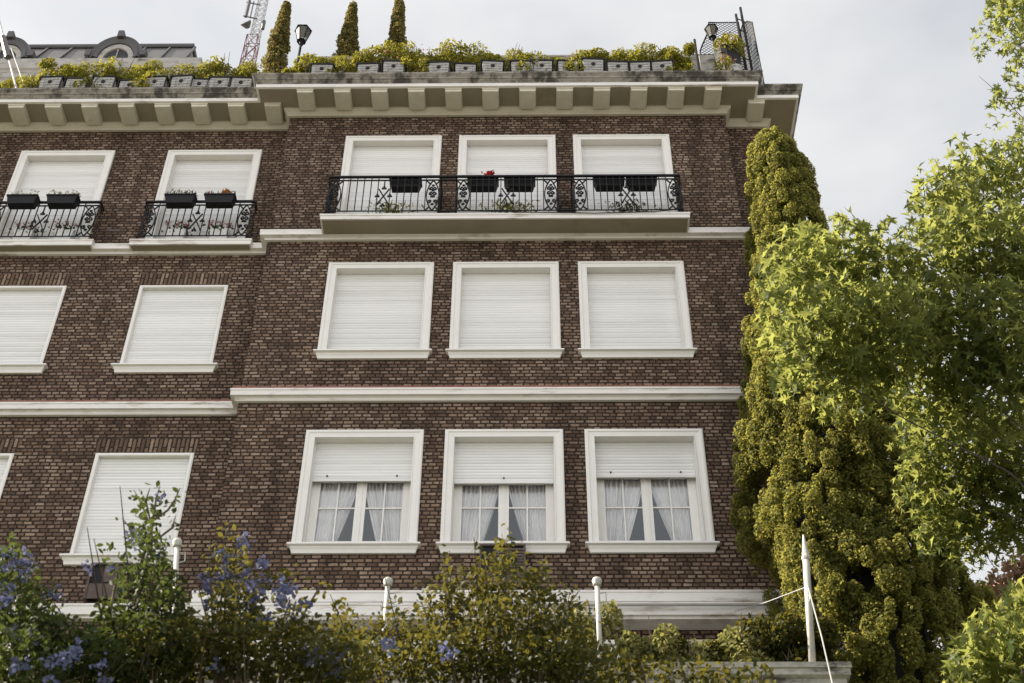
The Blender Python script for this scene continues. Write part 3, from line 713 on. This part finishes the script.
# long shrubs: x centre, y, half-width, height
cs_ = [(-4.35, 16.75, .42, .55), (-3.55, 16.85, .45, .75), (-2.75, 16.85, .5, 1.00), (-2.0, 16.85, .5, 1.20), (-1.2, 16.85, .5, 1.10), (-.5, 16.85, .45, 1.25), (.25, 16.85, .45, .75), (.9, 16.85, .45, .65), (1.5, 16.85, .42, .85), (2.1, 16.85, .5, 1.0), (2.6, 16.8, .36, .80), (3.08, 16.6, .22, .42)]
for i, (x, y, rx, h) in enumerate(cs_):
    shrub(x, y-.12, 24.18, rx*1.55, .30, .16+h*.58, int(3600*rx*h+1500), M['roofleaf'], ['leafy yellow green shrub spilling over the centre roof edge, %s from the left', 'wispy olive shrub behind the centre roof planters, %s from the left'][i % 2] % ordw[i],
          'roof_shrub', 'shrub', 'shrubs along the centre roof edge', leaf=.095 if i % 2 else .07, shape=NARROW if i % 2 else OVAL, fl=('pink', 40, .05) if i in (2, 3) else None)
ws_ = [(-10.1, .45, .45), (-9.3, .42, .8), (-8.75, .42, .72), (-8.2, .45, .85), (-7.65, .45, .7), (-7.1, .42, .45), (-6.5, .42, .80), (-5.95, .42, .95), (-5.45, .35, .65)]
for i, (x, rx, h) in enumerate(ws_):
    shrub(x, 16.96, 24.14, rx*1.55, .30, .16+h*.75, int(3600*rx*h+1500), M['roofleaf'], 'bushy yellow green shrub in the planters of the left wing roof, %s from the left' % ordw[i],
          'roof_shrub', 'shrub', 'shrubs along the left wing roof edge', leaf=.07 if i % 2 else .095, shape=OVAL if i % 2 else NARROW)
# overhanging plants in front of some planters
for x, y, z, lab in ((.18, 16.30, 23.75, 'olive plant hanging down over the middle of the centre roof edge'), (-7.55, 16.62, 23.75, 'light green trailing plant draped over the left wing planters'), (-2.2, 16.33, 23.80, 'trailing plant over the gap left of the fourth centre planter'), (2.95, 16.35, 23.78, 'bright yellow green plant at the right end of the centre planters'), (1.0, 16.28, 23.75, 'small trailing tuft right of the middle of the centre planters'), (-8.6, 16.60, 23.78, 'olive trailing plant over the second left wing planter'), (-9.7, 16.62, 23.72, 'pale clump at the foot of the leaning pale pole'), (-3.55, 16.33, 23.76, 'yellowish clump right of the first centre planter')):
    shrub(x, y, z, .35, .12, .42, 420, M['roofleaf'], lab, 'trailing_plant', 'plant', leaf=.06, stems=2, up=.1)
# roof cypresses
def roof_cypress(x, y, z0, z1, r, label, sd):
    r *= 1.18
    e = empty('cypress', (x, y, 23.7), label, 'tree', 'narrow cypresses on the roof terrace')
    h = z1-z0; P, O = [], []
    for i in range(260):
        t_ = rng.uniform(0, 1)**.9; a = rng.uniform(0, 2*math.pi)
        rad = r*(1-t_**1.35*.86)*(1 if t_ > .06 else .8)*(.84+.12*math.sin(a*2+sd+t_*9)+.10*math.sin(t_*23+a*3+sd))*rng.uniform(.85, 1.12)
        c = (rad*.72*math.cos(a), rad*.72*math.sin(a), z0-23.7+h*t_*.985)
        k = max(.07, rad*.36); p_, d_ = ball(60, c, (k, k, k*1.6), .45); P.append(p_)
        o_ = np.array([math.cos(a), math.sin(a), .5]); O.append(np.tile(o_*.4, (60, 1)))
    P = np.concatenate(P); O = np.concatenate(O); P[:, 2] = np.minimum(P[:, 2], z1-23.7+.05)
    scatter('crown', P, .06, TUFT, M['roofcypress'], e, up=.3, out=O, droop=-.8)
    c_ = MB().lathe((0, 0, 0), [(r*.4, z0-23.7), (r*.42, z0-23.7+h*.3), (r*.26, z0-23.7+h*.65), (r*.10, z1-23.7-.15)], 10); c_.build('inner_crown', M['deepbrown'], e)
    MB().tube([(0, 0, 0), (0, 0, z0-23.7+.2)], .05, 6).build('trunk', M['bark'], e)
roof_cypress(-5.35, 17.75, 24.9, 28.50, .34, 'narrow brown green cypress left of the black roof lantern', 1)
roof_cypress(-3.86, 17.75, 25.2, 28.46, .31, 'narrow brown green cypress between the lantern and the rightmost cypress', 2.4)
roof_cypress(-2.82, 17.75, 25.2, 28.62, .33, 'narrow brown green cypress rightmost of the three on the roof', 4)
# roof lanterns
def lantern(x, y, z0, z1, label, glass='lampglass', k=1.0):
    e = empty('roof_lantern', (x, y, z0), label, 'lamp', 'black iron lanterns on the roof terrace')
    h = (z1-z0)/k; e.scale = (k, k, k)
    MB().lathe((0, 0, 0), [(.05, 0), (.045, .1), (.028, .16), (.028, h-.62), (.045, h-.60), (.03, h-.55), (.05, h-.50), (.10, h-.48)], 8).build('post', M['iron'], e)
    g = MB(); zb, zt = h-.47, h-.10; rb, rt = .085, .165
    fr = MB()
    for k in range(6):
        a0, a1 = k*math.pi/3+.2, (k+1)*math.pi/3+.2
        P = [(rb*math.cos(a0), rb*math.sin(a0), zb), (rb*math.cos(a1), rb*math.sin(a1), zb), (rt*math.cos(a1), rt*math.sin(a1), zt), (rt*math.cos(a0), rt*math.sin(a0), zt)]
        g.add(P, [(0, 1, 2, 3)]); fr.tube([P[0], P[3]], .012, 4); fr.tube([P[3], P[2]], .014, 4); fr.tube([P[0], P[1]], .012, 4)
    g.build('glass', M[glass], e)
    fr.build('frame', M['iron'], e)
    MB().lathe((0, 0, 0), [(.19, h-.10), (.12, h-.03), (.03, h), (.015, h+.06)], 6).build('cap', M['iron'], e)
lantern(-4.70, 17.12, 25.0, 26.62, 'black iron lantern on a post beside the leftmost roof cypress', 'lglass')
lantern(3.87, 17.0, 24.3, 26.40, 'pale glazed lantern in front of the wire screen on the roof corner', 'lglass', .8)
# wire screen round the roof corner
e = empty('wire_screen', (4.2, 17.3, 23.7), 'black diamond mesh screen on posts around the right roof corner', 'fence')
m_ = MB()
outl = [(3.60, 25.0), (3.60, 25.75), (3.66, 25.95), (3.80, 26.35), (3.87, 26.78), (4.50, 26.78), (4.50, 25.0)]
Yc = 17.15
m_.tube([(x, Yc, z) for x, z in outl], .018, 5)
m_.build('panel_frame', M['iron'], e)
def clipseg(p, d, poly):
    """interval of the line p+t*d inside a convex-ish polygon (even-odd)"""
    ts = []
    for (x0, z0), (x1, z1) in zip(poly, poly[1:]+poly[:1]):
        ex, ez = x1-x0, z1-z0; den = d[0]*ez-d[1]*ex
        if abs(den) < 1e-9: continue
        t_ = ((x0-p[0])*ez-(z0-p[1])*ex)/den; u_ = ((x0-p[0])*d[1]-(z0-p[1])*d[0])/den
        if 0 <= u_ < 1: ts.append(t_)
    ts.sort(); return list(zip(ts[::2], ts[1::2]))
def mesh_fill(poly, f, gap, r):
    mb = MB()
    xs = [p[0] for p in poly]; zs = [p[1] for p in poly]; ext = max(xs)-min(xs)+max(zs)-min(zs)
    for d in ((1, 1), (1, -1)):
        k = -ext
        while k < ext*2:
            p = (min(xs)-ext+k, (min(zs) if d[1] > 0 else max(zs)) - (ext if d[1] > 0 else -ext))
            p = (min(xs)+k, min(zs) if d[1] > 0 else max(zs))
            for a, b in clipseg(p, d, poly):
                if b-a > .01: mb.tube([f(p[0]+a*d[0], p[1]+a*d[1]), f(p[0]+b*d[0], p[1]+b*d[1])], r, 3, False)
            k += gap*1.414
    return mb
mesh_fill(outl, lambda u, v: (u, Yc, v), .065, .0065).build('wire_mesh', M['iron'], e)
side_o = [(16.9, 24.5), (16.9, 27.6), (17.2, 27.95), (17.6, 27.75), (17.9, 27.2), (18.6, 26.2), (18.6, 24.5)]
side_o = [(16.55, 23.75), (16.55, 25.9), (16.9, 26.45), (17.3, 26.9), (17.9, 27.2), (18.6, 27.2), (18.6, 23.75)]
m_ = MB().tube([(4.62, y, z) for y, z in side_o]+[(4.62, 16.55, 23.75)], .018, 5); m_.build('panel_frame', M['iron'], e)
mesh_fill(side_o, lambda u, v: (4.62, u, v), .085, .006).build('wire_mesh', M['iron'], e)
for x, y, z1 in ((3.50, 17.05, 26.02), (4.44, 17.0, 26.85), (4.56, 17.0, 27.10), (4.62, 18.6, 27.7)):
    MB().tube([(x, y, 23.65), (x, y, z1)], .028, 6).build('post', M['iron'], e)
for z in (25.3, 25.8, 26.3, 26.7): MB().tube([(4.45, 17.0, z), (4.60, 17.0, z-.12)], .012, 4).build('brace', M['iron'], e)
nest(e)
# dark tub and flowers in the corner
t = empty('roof_tub', (4.08, 16.85, 23.66), 'dark round tub of flowers inside the roof corner screen', 'planter')
MB().lathe((0, 0, 0), [(.20, .6), (.22, 1.0), (.26, 1.48), (.27, 1.5), (.27, 1.56), (.2, 1.55)], 14).build('tub', M['blackplastic'], t)
p_, _ = ball(600, (0.04, -.08, 1.62), (.34, .26, .42), .2); scatter('foliage', p_, .08, OVAL, M['roofleaf'], t)
p_, _ = ball(10, (0, -.2, 1.75), (.28, .18, .22), .4); scatter('flower', p_, .07, PETAL, M['pink'], t)
t = empty('roof_pot', (3.97, 16.45, 23.66), 'small pale flower pot with mixed blooms at the right end of the centre roof edge', 'flower pot')
MB().lathe((0.12, 0, 0), [(.08, 0), (.12, .44), (.135, .46), (.135, .51), (.08, .50)], 12).build('pot', M['tilepot'], t)
p_, _ = ball(240, (-.08, -.02, .55), (.24, .14, .36), .2); scatter('foliage', p_, .065, OVAL, M['roofleaf'], t)
p_, _ = ball(12, (-.02, -.08, .6), (.22, .1, .25), .4); scatter('flower', p_, .06, PETAL, M['pink'], t)

# ------------------------------------------------------------------ balcony flower boxes and pots
def flowerbox(x, y, z, wd, label, group, leafm, nl, fl=None, h=.19, lh=.14, shape=NARROW):
    e = empty('flower_box', (x, y, z), label, 'flower box', group)
    b = MB().taper(-wd/2, wd/2, -.09, .09, 0, h, .86); b.box(-wd/2-.012, wd/2+.012, -.102, .102, h, h+.028)
    b.build('box', M['blackplastic'], e)
    for sx in (-.3, .3): MB().tube([(sx*wd, .10, h+.03), (sx*wd, .13, h+.02), (sx*wd, .13, h*.4)], .006, 4).build('hook', M['iron'], e)
    C = np.stack([rng.uniform(-wd/2, wd/2, nl), rng.uniform(-.09, .09, nl), h+.02+rng.uniform(0, 1, nl)**1.4*lh], 1)
    scatter('foliage', C, .065, shape, M[leafm], e, up=.1, droop=-1.5)
    if fl:
        for c_, n_, s_, ctr in fl:
            C = np.array(ctr)+rng.normal(size=(n_, 3))*np.array((.05, .03, .03)); scatter('flower', C, s_, PETAL, M[c_], e, up=.3)
    return e
zt = 20.62
flowerbox(-9.15, L-.335, zt, .55, 'black flower box of pale grass, first from the left on the far left balcony', 'black flower boxes hung on the balcony rails', 'cream', 240)
flowerbox(-8.42, L-.335, zt, .56, 'black flower box of pale sprouts, right one on the far left balcony', 'black flower boxes hung on the balcony rails', 'cream', 240)
flowerbox(-6.28, L-.335, zt, .55, 'black flower box with small pink blooms, left one on the second balcony', 'black flower boxes hung on the balcony rails', 'bush', 260, [('pink', 10, .04, (.2, 0, .32)), ('cream', 14, .04, (-.1, 0, .36))])
flowerbox(-5.56, L-.335, zt, .55, 'black flower box with one orange bloom, right one on the second balcony', 'black flower boxes hung on the balcony rails', 'bush', 200, [('orange', 26, .06, (.08, 0, .40)), ('pink', 8, .04, (-.22, 0, .33))], lh=.1)
yi = D-.33; zi = 20.66
for x, wd, lab, fl in ((-2.17, .56, 'black flower box inside the left third of the centre balcony', None), (-.78, .54, 'black flower box under the red geranium on the centre balcony', [('red', 40, .06, (.12, 0, .42))]),
                   (-.12, .54, 'black flower box just right of the red geranium box', None), (1.48, .54, 'black flower box left of the pair at the right window of the centre balcony', None), (2.06, .54, 'black flower box right of the pair at the right window of the centre balcony', None)):
    flowerbox(x, yi, zi, wd, lab, 'black flower boxes inside the centre balcony rail', 'darkbush', 26 if not fl else 60, fl, h=.17, lh=.10)
for x, wd, lab in ((-2.42, .75, 'low trough of yellow green grass at the foot of the left balcony door'), (-.25, .85, 'low trough of spiky green plants at the foot of the middle balcony door'), (1.85, .80, 'low trough of bushy green plants at the foot of the right balcony door')):
    e = empty('floor_trough', (x, D-.22, FLOOR1), lab, 'trough', 'troughs on the centre balcony floor')
    MB().taper(-wd/2, wd/2, -.09, .09, 0, .16, .88).build('box', M['terracotta'], e)
    C = np.stack([rng.normal(0, wd*.24, 300), rng.uniform(-.1, .1, 300), .18+rng.uniform(0, 1, 300)**1.2*.40], 1)
    scatter('foliage', C, .10, NARROW, M['roofleaf'] if x < 0 else M['bush'], e, up=.0, droop=-2)
for x, lab in ((-9.05, 'white pot of pink geraniums behind the left part of the far left railing'), (-8.32, 'white pot of pink geraniums behind the right part of the far left railing'), (-6.30, 'white pot of pink geraniums behind the left part of the second railing'), (-5.52, 'white pot of pink geraniums behind the right part of the second railing')):
    e = empty('flower_pot', (x, L-.05, FLOOR1), lab, 'flower pot', 'white geranium pots on the small balconies')
    MB().taper(-.17, .17, -.085, .085, 0, .38, .8).build('pot', M['pot'], e)
    C = np.stack([rng.normal(0, .13, 90), rng.uniform(-.09, .08, 90), .35+rng.uniform(-.3, 1, 90)*.2], 1); scatter('foliage', C, .07, OVAL, M['darkbush'], e)
    for dx in (-.2, .0, .17):
        C = np.array((dx, -.05, .54+.06*math.sin(dx*20)))+rng.normal(size=(14, 3))*.03; scatter('flower', C, .045, PETAL, M['pink'], e)

# ------------------------------------------------------------------ white poles on the terrace, with their cords
def ballpole(x, y, z0, z1, label):
    e = empty('terrace_pole', (x, y, z0), label, 'pole', 'white poles on the terrace')
    h = z1-z0
    MB().tube([(0, 0, 0), (0, 0, h)], .030, 10).build('shaft', M['polepaint'], e, smooth=True)
    MB().lathe((0, 0, h), [(.036, 0), (.05, .005), (.05, .03), (.056, .045), (.062, .07), (.05, .10), (.02, .112)], 12).build('finial', M['polepaint'], e, smooth=True)
    MB().tube([(.03, 0, h-.10), (.10, 0, h-.09), (.10, 0, h-.22), (.03, 0, h-.23)], .009, 5).build('bracket', M['polepaint'], e)
    return e
ballpole(-1.655, 14.05, 9.70, 10.74, 'white ball topped pole standing in the hedge left of centre')
ballpole(-4.02, 14.05, 9.60, 11.32, 'white ball topped pole behind the tall sprig at the left').rotation_euler.y = R(-7.5)
ballpole(.815, 14.05, 9.70, 10.74, 'white ball topped pole on the terrace right of centre')
e = empty('terrace_pole', (3.20, 14.05, 9.70), 'tall white pointed pole in front of the big conifer', 'pole', 'white poles on the terrace')
MB().tube([(0, 0, 0), (.12, 0, 1.40)], .042, 10).build('shaft', M['polepaint'], e, smooth=True)
MB().tube([(.12, 0, 1.40), (.123, 0, 1.43), (.126, 0, 1.46), (.139, 0, 1.76)], [.05, .055, .046, .010], 10).build('finial', M['polepaint'], e)
MB().tube([(.075, -.042, .86), (.075, -.09, .86), (.075, -.09, .80), (.075, -.042, .80)], .012, 5).build('hook', M['polepaint'], e)
tag(MB().tube([(3.29, 14.0, 10.70), (3.0, 15.2, 11.24), (2.80, 16.40, 11.86)], .006, 5).build('guy_cord', M['mast_white']), 'thin white cord from the pointed pole up to the building band', 'cord')
tag(MB().tube([(3.28, 14.0, 10.70), (3.2, 13.4, 9.65), (3.14, 13.0, 8.75)], .008, 5).build('guy_cord', M['mast_white']), 'thin white cord slanting down from the pointed pole', 'cord')

# ------------------------------------------------------------------ shrubs on the terrace
for i, (x, h, rx, lab, mm) in enumerate(((1.42, .55, .27, 'cream tipped bush on the terrace right of the ball topped pole', 'cream'), (1.85, .42, .28, 'low brownish bush between two cream bushes on the terrace', 'bush'),
        (2.30, .62, .36, 'cream tipped bush in the middle of the terrace planting', 'cream'), (2.78, .60, .34, 'broad leafed shrub near the pointed pole', 'bush'), (3.15, .5, .26, 'green shrub at the foot of the pointed pole', 'bush'), (.60, .75, .30, 'pale leafed bush just left of the second ball topped pole', 'cream'))):
    sh = shrub(x, 14.30, 9.56, rx*1.6, .25, h*1.05, 2600, M[mm], lab, 'terrace_shrub', 'shrub', 'shrubs on the terrace', leaf=.07)
    if mm == 'cream':
        p_, _ = ball(350, (0, 0, h*.3), (rx*.9, .25, h*.5), .1)
        scatter('foliage', p_, .07, OVAL, M['bush'], sh)

# ------------------------------------------------------------------ big conifer at the corner
CF = empty('conifer', (4.55, 15.7, 4.0), 'tall dense conifer with lumpy green foliage at the building corner', 'tree')
prof = [(4.0, 1.0), (5.0, 1.45), (8.0, 1.5), (11.0, 1.47), (12.2, 1.39), (13.6, 1.32), (14.5, 1.28), (15.26, 1.18), (16.07, 1.04), (17.14, .80), (18.5, .64), (19.14, .60), (20.1, .56), (20.6, .47), (20.95, .32), (21.15, .14)]
pz = [p[0] for p in prof]; pr_ = [p[1] for p in prof]
def crad(z): return float(np.interp(z, pz, pr_))
CX, CY = 4.33, 15.75
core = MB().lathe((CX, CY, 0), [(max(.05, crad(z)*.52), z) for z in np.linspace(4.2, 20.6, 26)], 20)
core.build('inner_crown', M['deep'], CF)  # solid core coloured as the dark shade seen through crown gaps
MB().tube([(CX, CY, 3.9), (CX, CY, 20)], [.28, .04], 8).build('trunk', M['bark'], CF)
P, O = [], []
nl = 2750
for i in range(nl):
    z = rng.uniform(9.0, 21.1) if i < nl*.92 else rng.uniform(4.5, 9.0); a = rng.uniform(0, 2*math.pi)
    if rng.uniform() > .35+.65*crad(z)/1.45: continue
    if math.sin(a) > .35 and rng.uniform() < .6: a = -a      # fewer on the side against the wall
    big = .5*math.sin(a*3+z*1.3)+.5*math.sin(a*5-z*2.1+1)
    k = rng.uniform(.05, .15)*(.65+.35*min(1, crad(z)))
    inner = rng.uniform() < .22
    rad = max(.02, crad(z)*(1+big*.11)*(rng.uniform(.66, .82) if inner else rng.uniform(.84, 1.04))-k*.5)
    c = np.array((CX+rad*math.cos(a), CY+rad*math.sin(a), z))
    if c[1] > 16.6 and c[0] < 4.7: c[1] = 16.5
    n = int(60+k*k*21000)
    p_, d_ = ball(n, c, (k, k, k*rng.uniform(1.3, 2.3)), .35)
    # sprays stand on the lit skin of each lump, leaning out and up
    P.append(p_); O.append(d_*.75+np.array((math.cos(a)*.15, math.sin(a)*.15, .1)))
P = np.concatenate(P); O = np.concatenate(O)
keep = ~((P[:, 0] < 3.22) & (P[:, 2] > 10.3) & (P[:, 2] < 12.3)) & ~((P[:, 1] > 16.78) & (P[:, 0] < 3.85)) & ~((P[:, 1] > 17.1) & (P[:, 0] < 4.65)); P = P[keep]; O = O[keep]
scatter('crown', P, .042, TUFT, M['conifer'], CF, up=.1, out=O, droop=-.9)
nest(CF)

# ------------------------------------------------------------------ maple on the right
MP = empty('maple_tree', (6.2, 10.5, 4.0), 'broad maple with star shaped leaves filling the right edge', 'tree')
def unpx(x, y, Y):
    r_ = rr*((x-512)/1400)+uu*((341.5-y)/1400)+fw; t_ = Y/r_.y; return np.array((r_.x*t_, Y, 1.6+r_.z*t_)), 1400/(t_)
MAPLE = [  # reach of the crown's leaf masses: x, y, distance, radius x, radius y, count
 (800,270,10.2,46,40,260),(776,312,10.0,22,34,90),(840,260,10.4,40,32,200),(792,352,9.8,24,32,110),(830,325,10.1,50,48,330),(880,270,10.5,44,46,250),(890,330,10.2,52,50,330),
 (850,380,10.4,46,34,190),(915,310,10.8,34,56,260),
 (945,215,10.8,36,44,240),(985,190,10.9,46,46,330),(1016,168,10.9,22,24,110),(950,255,10.6,50,44,300),(1000,255,10.5,52,52,400),(960,170,11.2,20,24,60),(925,190,11,16,18,40),
 (960,330,10.6,60,52,420),(1010,335,10.4,52,56,420),(930,380,10.9,52,40,300),(990,395,10.8,60,44,380),(1035,260,10.6,46,76,330),
 (930,440,12.2,38,44,330),(975,450,12.4,50,50,480),(1015,450,12.2,44,56,420),(950,495,12.5,40,34,300),(1000,505,12.6,46,40,380),(935,520,12.7,26,22,110),(975,538,12.7,34,20,140),(1024,520,12.6,24,34,160),(915,475,12.4,20,20,80),
 (1012,16,11.8,24,26,200),(986,28,11.8,13,11,50),(1022,46,11.8,16,11,60),(1004,98,11.6,15,8,36),(1024,104,11.6,12,8,30),
 (990,650,10.8,30,34,170),(1020,620,10.8,22,30,150),(1030,670,10.6,34,30,200),(962,668,10.9,18,20,60)]
Pm, hubs = [], []
for x, y, Y, rx, ry, n in MAPLE:
    c, s_ = unpx(x, y, Y); hubs.append(c)
    p_, _ = ball(int(n*1.55), c, (rx/s_, .60, ry/s_*1.1), .15); Pm.append(p_)
Pm = np.concatenate(Pm)
near = Pm[:, 1] < 11.7
scatter('crown', Pm[near], .135, STAR, M['maple'], MP, up=.35, droop=.6, sizevar=.5)
scatter('crown', Pm[~near], .118, STAR, M['maple'], MP, up=.35, droop=.6, sizevar=.5)
MB().tube([(6.9, 11.3, 3.9), (6.8, 11.25, 7.0), (6.9, 11.2, 9.5), (7.0, 11.3, 12.5), (7.1, 11.5, 16.5)], [.26, .2, .16, .10, .03], 8).build('trunk', M['bark'], MP)
br = MB()
for h in hubs[::3]:
    h = Vector(h); z = max(6.0, h.z-1.6-.25*abs(h.x-6.9)); b0 = Vector((6.9, 11.25, z)); mid = b0.lerp(h, .55)+Vector((0, 0, -.12)); 
    wv_ = [Vector(rng.normal(size=3))*.10 for _ in range(4)]; br.tube([b0, b0.lerp(h, .2)+wv_[0], b0.lerp(h, .4)+wv_[1], b0.lerp(h, .6)+wv_[2], b0.lerp(h, .8)+wv_[3], h], [.016, .013, .010, .008, .006, .002], 5)
    for q in range(5):
        e_ = h+Vector(rng.normal(size=3))*.18; br.tube([h, e_], [.006, .002], 4, False)
br.build('branch', M['darkbark'], MP)
nest(MP)

# ------------------------------------------------------------------ foreground bushes on the bank
def bank_bush(name, label, base, lumps, leaf, m, flowers=None, sprigs=(), shape=OVAL, up=.35):
    e = empty(name, base, label, 'bush')
    P = []; S = MB(); b = Vector(base)
    for x, y, Y, rx, ry, n in lumps:
        c, s_ = unpx(x, y, Y); p_, _ = ball(int(n*1.3), c, (rx/s_, .35, ry/s_), .1); P.append(p_)
        c = Vector(c); S.tube([b+Vector((0, 0, 0)), b.lerp(c, .5)+Vector((.05, 0, .1)), c], [.022, .014, .005], 5)
        for q in range(4):
            e_ = c+Vector((rng.normal()*rx/s_*.6, rng.normal()*.2, rng.normal()*ry/s_*.6)); S.tube([b.lerp(c, .8), e_], [.006, .002], 4, False)
    for pts in sprigs:
        W = [Vector(unpx(*q)[0]) for q in pts]; S.tube(W, [.006]*(len(W)-1)+[.002], 4)
        for a, c in zip(W, W[1:]):
            k = max(2, int((c-a).length/.022))
            for i in range(k):
                q = a.lerp(c, i/k); P.append(np.array(q)[None]+rng.normal(size=(2, 3))*.025)
    P = np.concatenate(P)
    scatter('foliage', P, leaf, shape, m, e, up=up)
    S.build('stem', M['bark'], e)
    if flowers:
        F = []
        for x, y, Y, r_, n in flowers:
            c, s_ = unpx(x, y, Y)
            for q in range(max(1, n//16)):
                cc = c+rng.normal(size=3)*np.array((r_/s_*.6, .04, r_/s_*.6)); F.append(cc+rng.normal(size=(16, 3))*.017)
        scatter('flower', np.concatenate(F), .026, PETAL, M['blue'], e, up=.2)
    nest(e); return e
bank_bush('plumbago_bush', 'dark leafed bush with dense blue flower heads in the bottom left corner', (-2.6, 5.9, 4.0),
    [(-6,600,5.6,34,46,520),(30,645,5.7,46,36,900),(10,668,5.5,60,34,900),(75,662,5.8,45,30,700),(16,575,5.7,22,24,200),(110,674,5.8,40,20,500),(50,610,5.7,16,18,80)], .036, M['darkbush'],
    [(6,556,5.5,8,60),(22,566,5.5,8,70),(4,582,5.4,9,60),(2,605,5.4,8,50),(52,592,5.6,8,40),(30,640,5.5,9,40),(75,655,5.5,8,48),(100,668,5.5,8,40),(54,672,5.4,11,70),(22,672,5.4,8,40),(90,640,5.6,5,20),(14,630,5.5,6,30)],
    [((0,600,5.6),(10,570,5.6),(14,548,5.6)),((30,600,5.6),(50,590,5.6),(62,585,5.6))])
bank_bush('flowering_bush', 'bush of loose arching stems with blue flower heads in front of the brick corner', (-1.55, 6.1, 4.0),
    [(222,590,6.0,20,28,150),(240,625,6.0,32,26,420),(200,655,6.0,44,28,800),(290,600,6.1,18,16,60),(262,658,6.0,50,26,800),(235,560,6.0,12,22,60),(300,645,6.1,36,22,420),(330,668,6.0,44,22,700),(150,668,5.9,40,22,500),(255,585,6.0,16,14,50),(345,640,6.3,26,14,160)], .035, M['bush'],
    [(226,554,5.9,8,60),(238,546,5.9,7,40),(222,575,5.9,8,60),(208,592,5.9,8,80),(205,575,5.9,5,20),(245,575,5.9,9,60),(262,568,5.9,9,50),(255,600,5.9,9,90),(268,620,5.9,7,50),(284,586,5.9,8,60),(296,602,5.9,10,80),(278,604,5.9,8,60),(310,660,5.9,9,50),(330,664,5.9,10,70),(345,655,5.9,7,30),(232,620,5.9,6,30),(388,645,5.9,6,24),(212,660,5.9,8,30),(385,640,6,5,20),(440,655,6,6,20),(456,650,6,6,20)],
    [((240,610,5.95),(235,575,5.95),(220,548,5.95),(214,540,5.95)),((255,600,5.95),(275,580,5.95),(298,568,5.95)),((300,620,6.0),(318,590,6.0),(325,578,6.0))])
bank_bush('tall_sprig_bush', 'slender dark bush whose upright sprig crosses the shuttered window', (-2.15, 6.0, 4.0),
    [(150,562,5.9,22,26,170),(162,590,5.9,26,24,260),(138,600,5.9,24,26,260),(170,620,5.9,26,24,330),(151,530,5.9,13,20,70),(118,572,5.9,12,10,30),(125,640,5.9,34,24,480),(155,655,5.9,40,26,600)], .036, M['darkbush'],
    [(158,490,5.85,4,26),(140,535,5.85,7,50),(147,545,5.85,5,30),(128,535,5.85,4,16),(108,563,5.85,3,16),(90,570,5.85,3,12),(170,643,5.8,5,20),(145,655,5.8,5,20)],
    [((152,560,5.9),(152,530,5.9),(156,500,5.9),(160,486,5.9)),((152,530,5.9),(142,505,5.9),(134,490,5.9)),((154,520,5.9),(168,510,5.9),(175,500,5.9),(180,488,5.9)),((150,545,5.9),(130,528,5.9),(122,518,5.9)),((156,540,5.9),(172,528,5.9),(176,515,5.9)),((150,520,5.9),(146,500,5.9),(150,488,5.9))])
bank_bush('green_bush', 'tall yellowish green bush rising in front of the middle window sill', (-.2, 6.8, 4.0),
    [(505,562,6.7,13,16,130),(498,588,6.7,24,20,300),(468,602,6.7,30,22,330),(530,602,6.7,28,22,330),(442,612,6.8,22,20,220),(418,645,6.8,36,24,480),(500,635,6.6,56,28,900),(555,645,6.7,34,26,560),(580,640,6.9,14,20,120),(562,612,6.8,20,18,110),(540,588,6.8,16,12,60),(450,662,6.6,60,26,900),(540,670,6.6,60,22,850),(585,672,6.7,30,18,300),(447,580,6.8,8,15,50),(370,648,6.9,30,20,260),(345,632,7,18,14,90),(395,630,6.9,18,16,120),(375,672,6.8,44,20,520),(425,612,6.9,14,14,50),(480,575,6.8,10,12,35)], .035, M['bush'],
    None, [((445,600,6.8),(447,580,6.8),(449,566,6.8)),((560,625,6.8),(572,600,6.8),(580,590,6.8)),((505,580,6.7),(507,555,6.7),(510,548,6.7)),((520,560,6.8),(528,552,6.8)),((580,640,6.9),(590,612,6.9),(588,600,6.9))])
bank_bush('low_bush', 'low olive bush along the bottom edge below the terrace parapet', (1.0, 7.2, 4.0),
    [(640,682,7.2,34,9,200),(690,684,7.2,40,8,200),(612,676,7.2,20,14,160),(740,687,7.2,36,8,160)], .045, M['bush'])

# ------------------------------------------------------------------ far background at lower right
e = empty('far_house', (19, 32, 4.0), 'distant pinkish house with a sloping tiled roof beyond the conifer', 'house')
c0, _ = unpx(978, 592, 34); 
x0 = float(c0[0]); z0 = float(c0[2])
MB().box(x0, x0+14, 34, 44, 4.0, z0).build('wall', M['farwall'], e)
MB().add([(x0-.3, 33.7, z0), (x0+14, 33.7, z0), (x0+14, 44, z0), (x0-.3, 44, z0), (x0+4.5, 38.5, z0+3.6), (x0+14, 38.5, z0+3.6)], [(0,1,5,4),(2,3,4,5),(3,0,4),(1,2,5),(0,3,2,1)]).build('roof', M['farroof'], e)
f = MB()
for k in range(3): f.box(x0+1+k*2.2, x0+2.1+k*2.2, 33.96, 34.02, z0-2.6, z0-.9)
f.build('window', M['room'], e); nest(e)
e = empty('pink_tree', (12.9, 25, 4.0), 'brownish pink leafed tree between the conifer and the right edge', 'tree')
P = []
for x, y, rx, ry, n in ((1000,590,14,26,260),(1020,570,18,24,300),(990,615,16,20,260),(1018,610,24,26,420),(1005,640,26,30,400),(975,640,14,22,160),(1035,590,16,40,300)):
    c, s_ = unpx(x, y, 25); p_, _ = ball(n, c, (rx/s_, .6, ry/s_), .1); P.append(p_)
scatter('crown', np.concatenate(P), .14, OVAL, M['pinkleaf'], e)
MB().tube([(13.0, 25, 3.9), (13.0, 25, 13), (13.3, 25, 17.5)], [.2, .14, .05], 7).build('trunk', M['bark'], e)
nest(e)
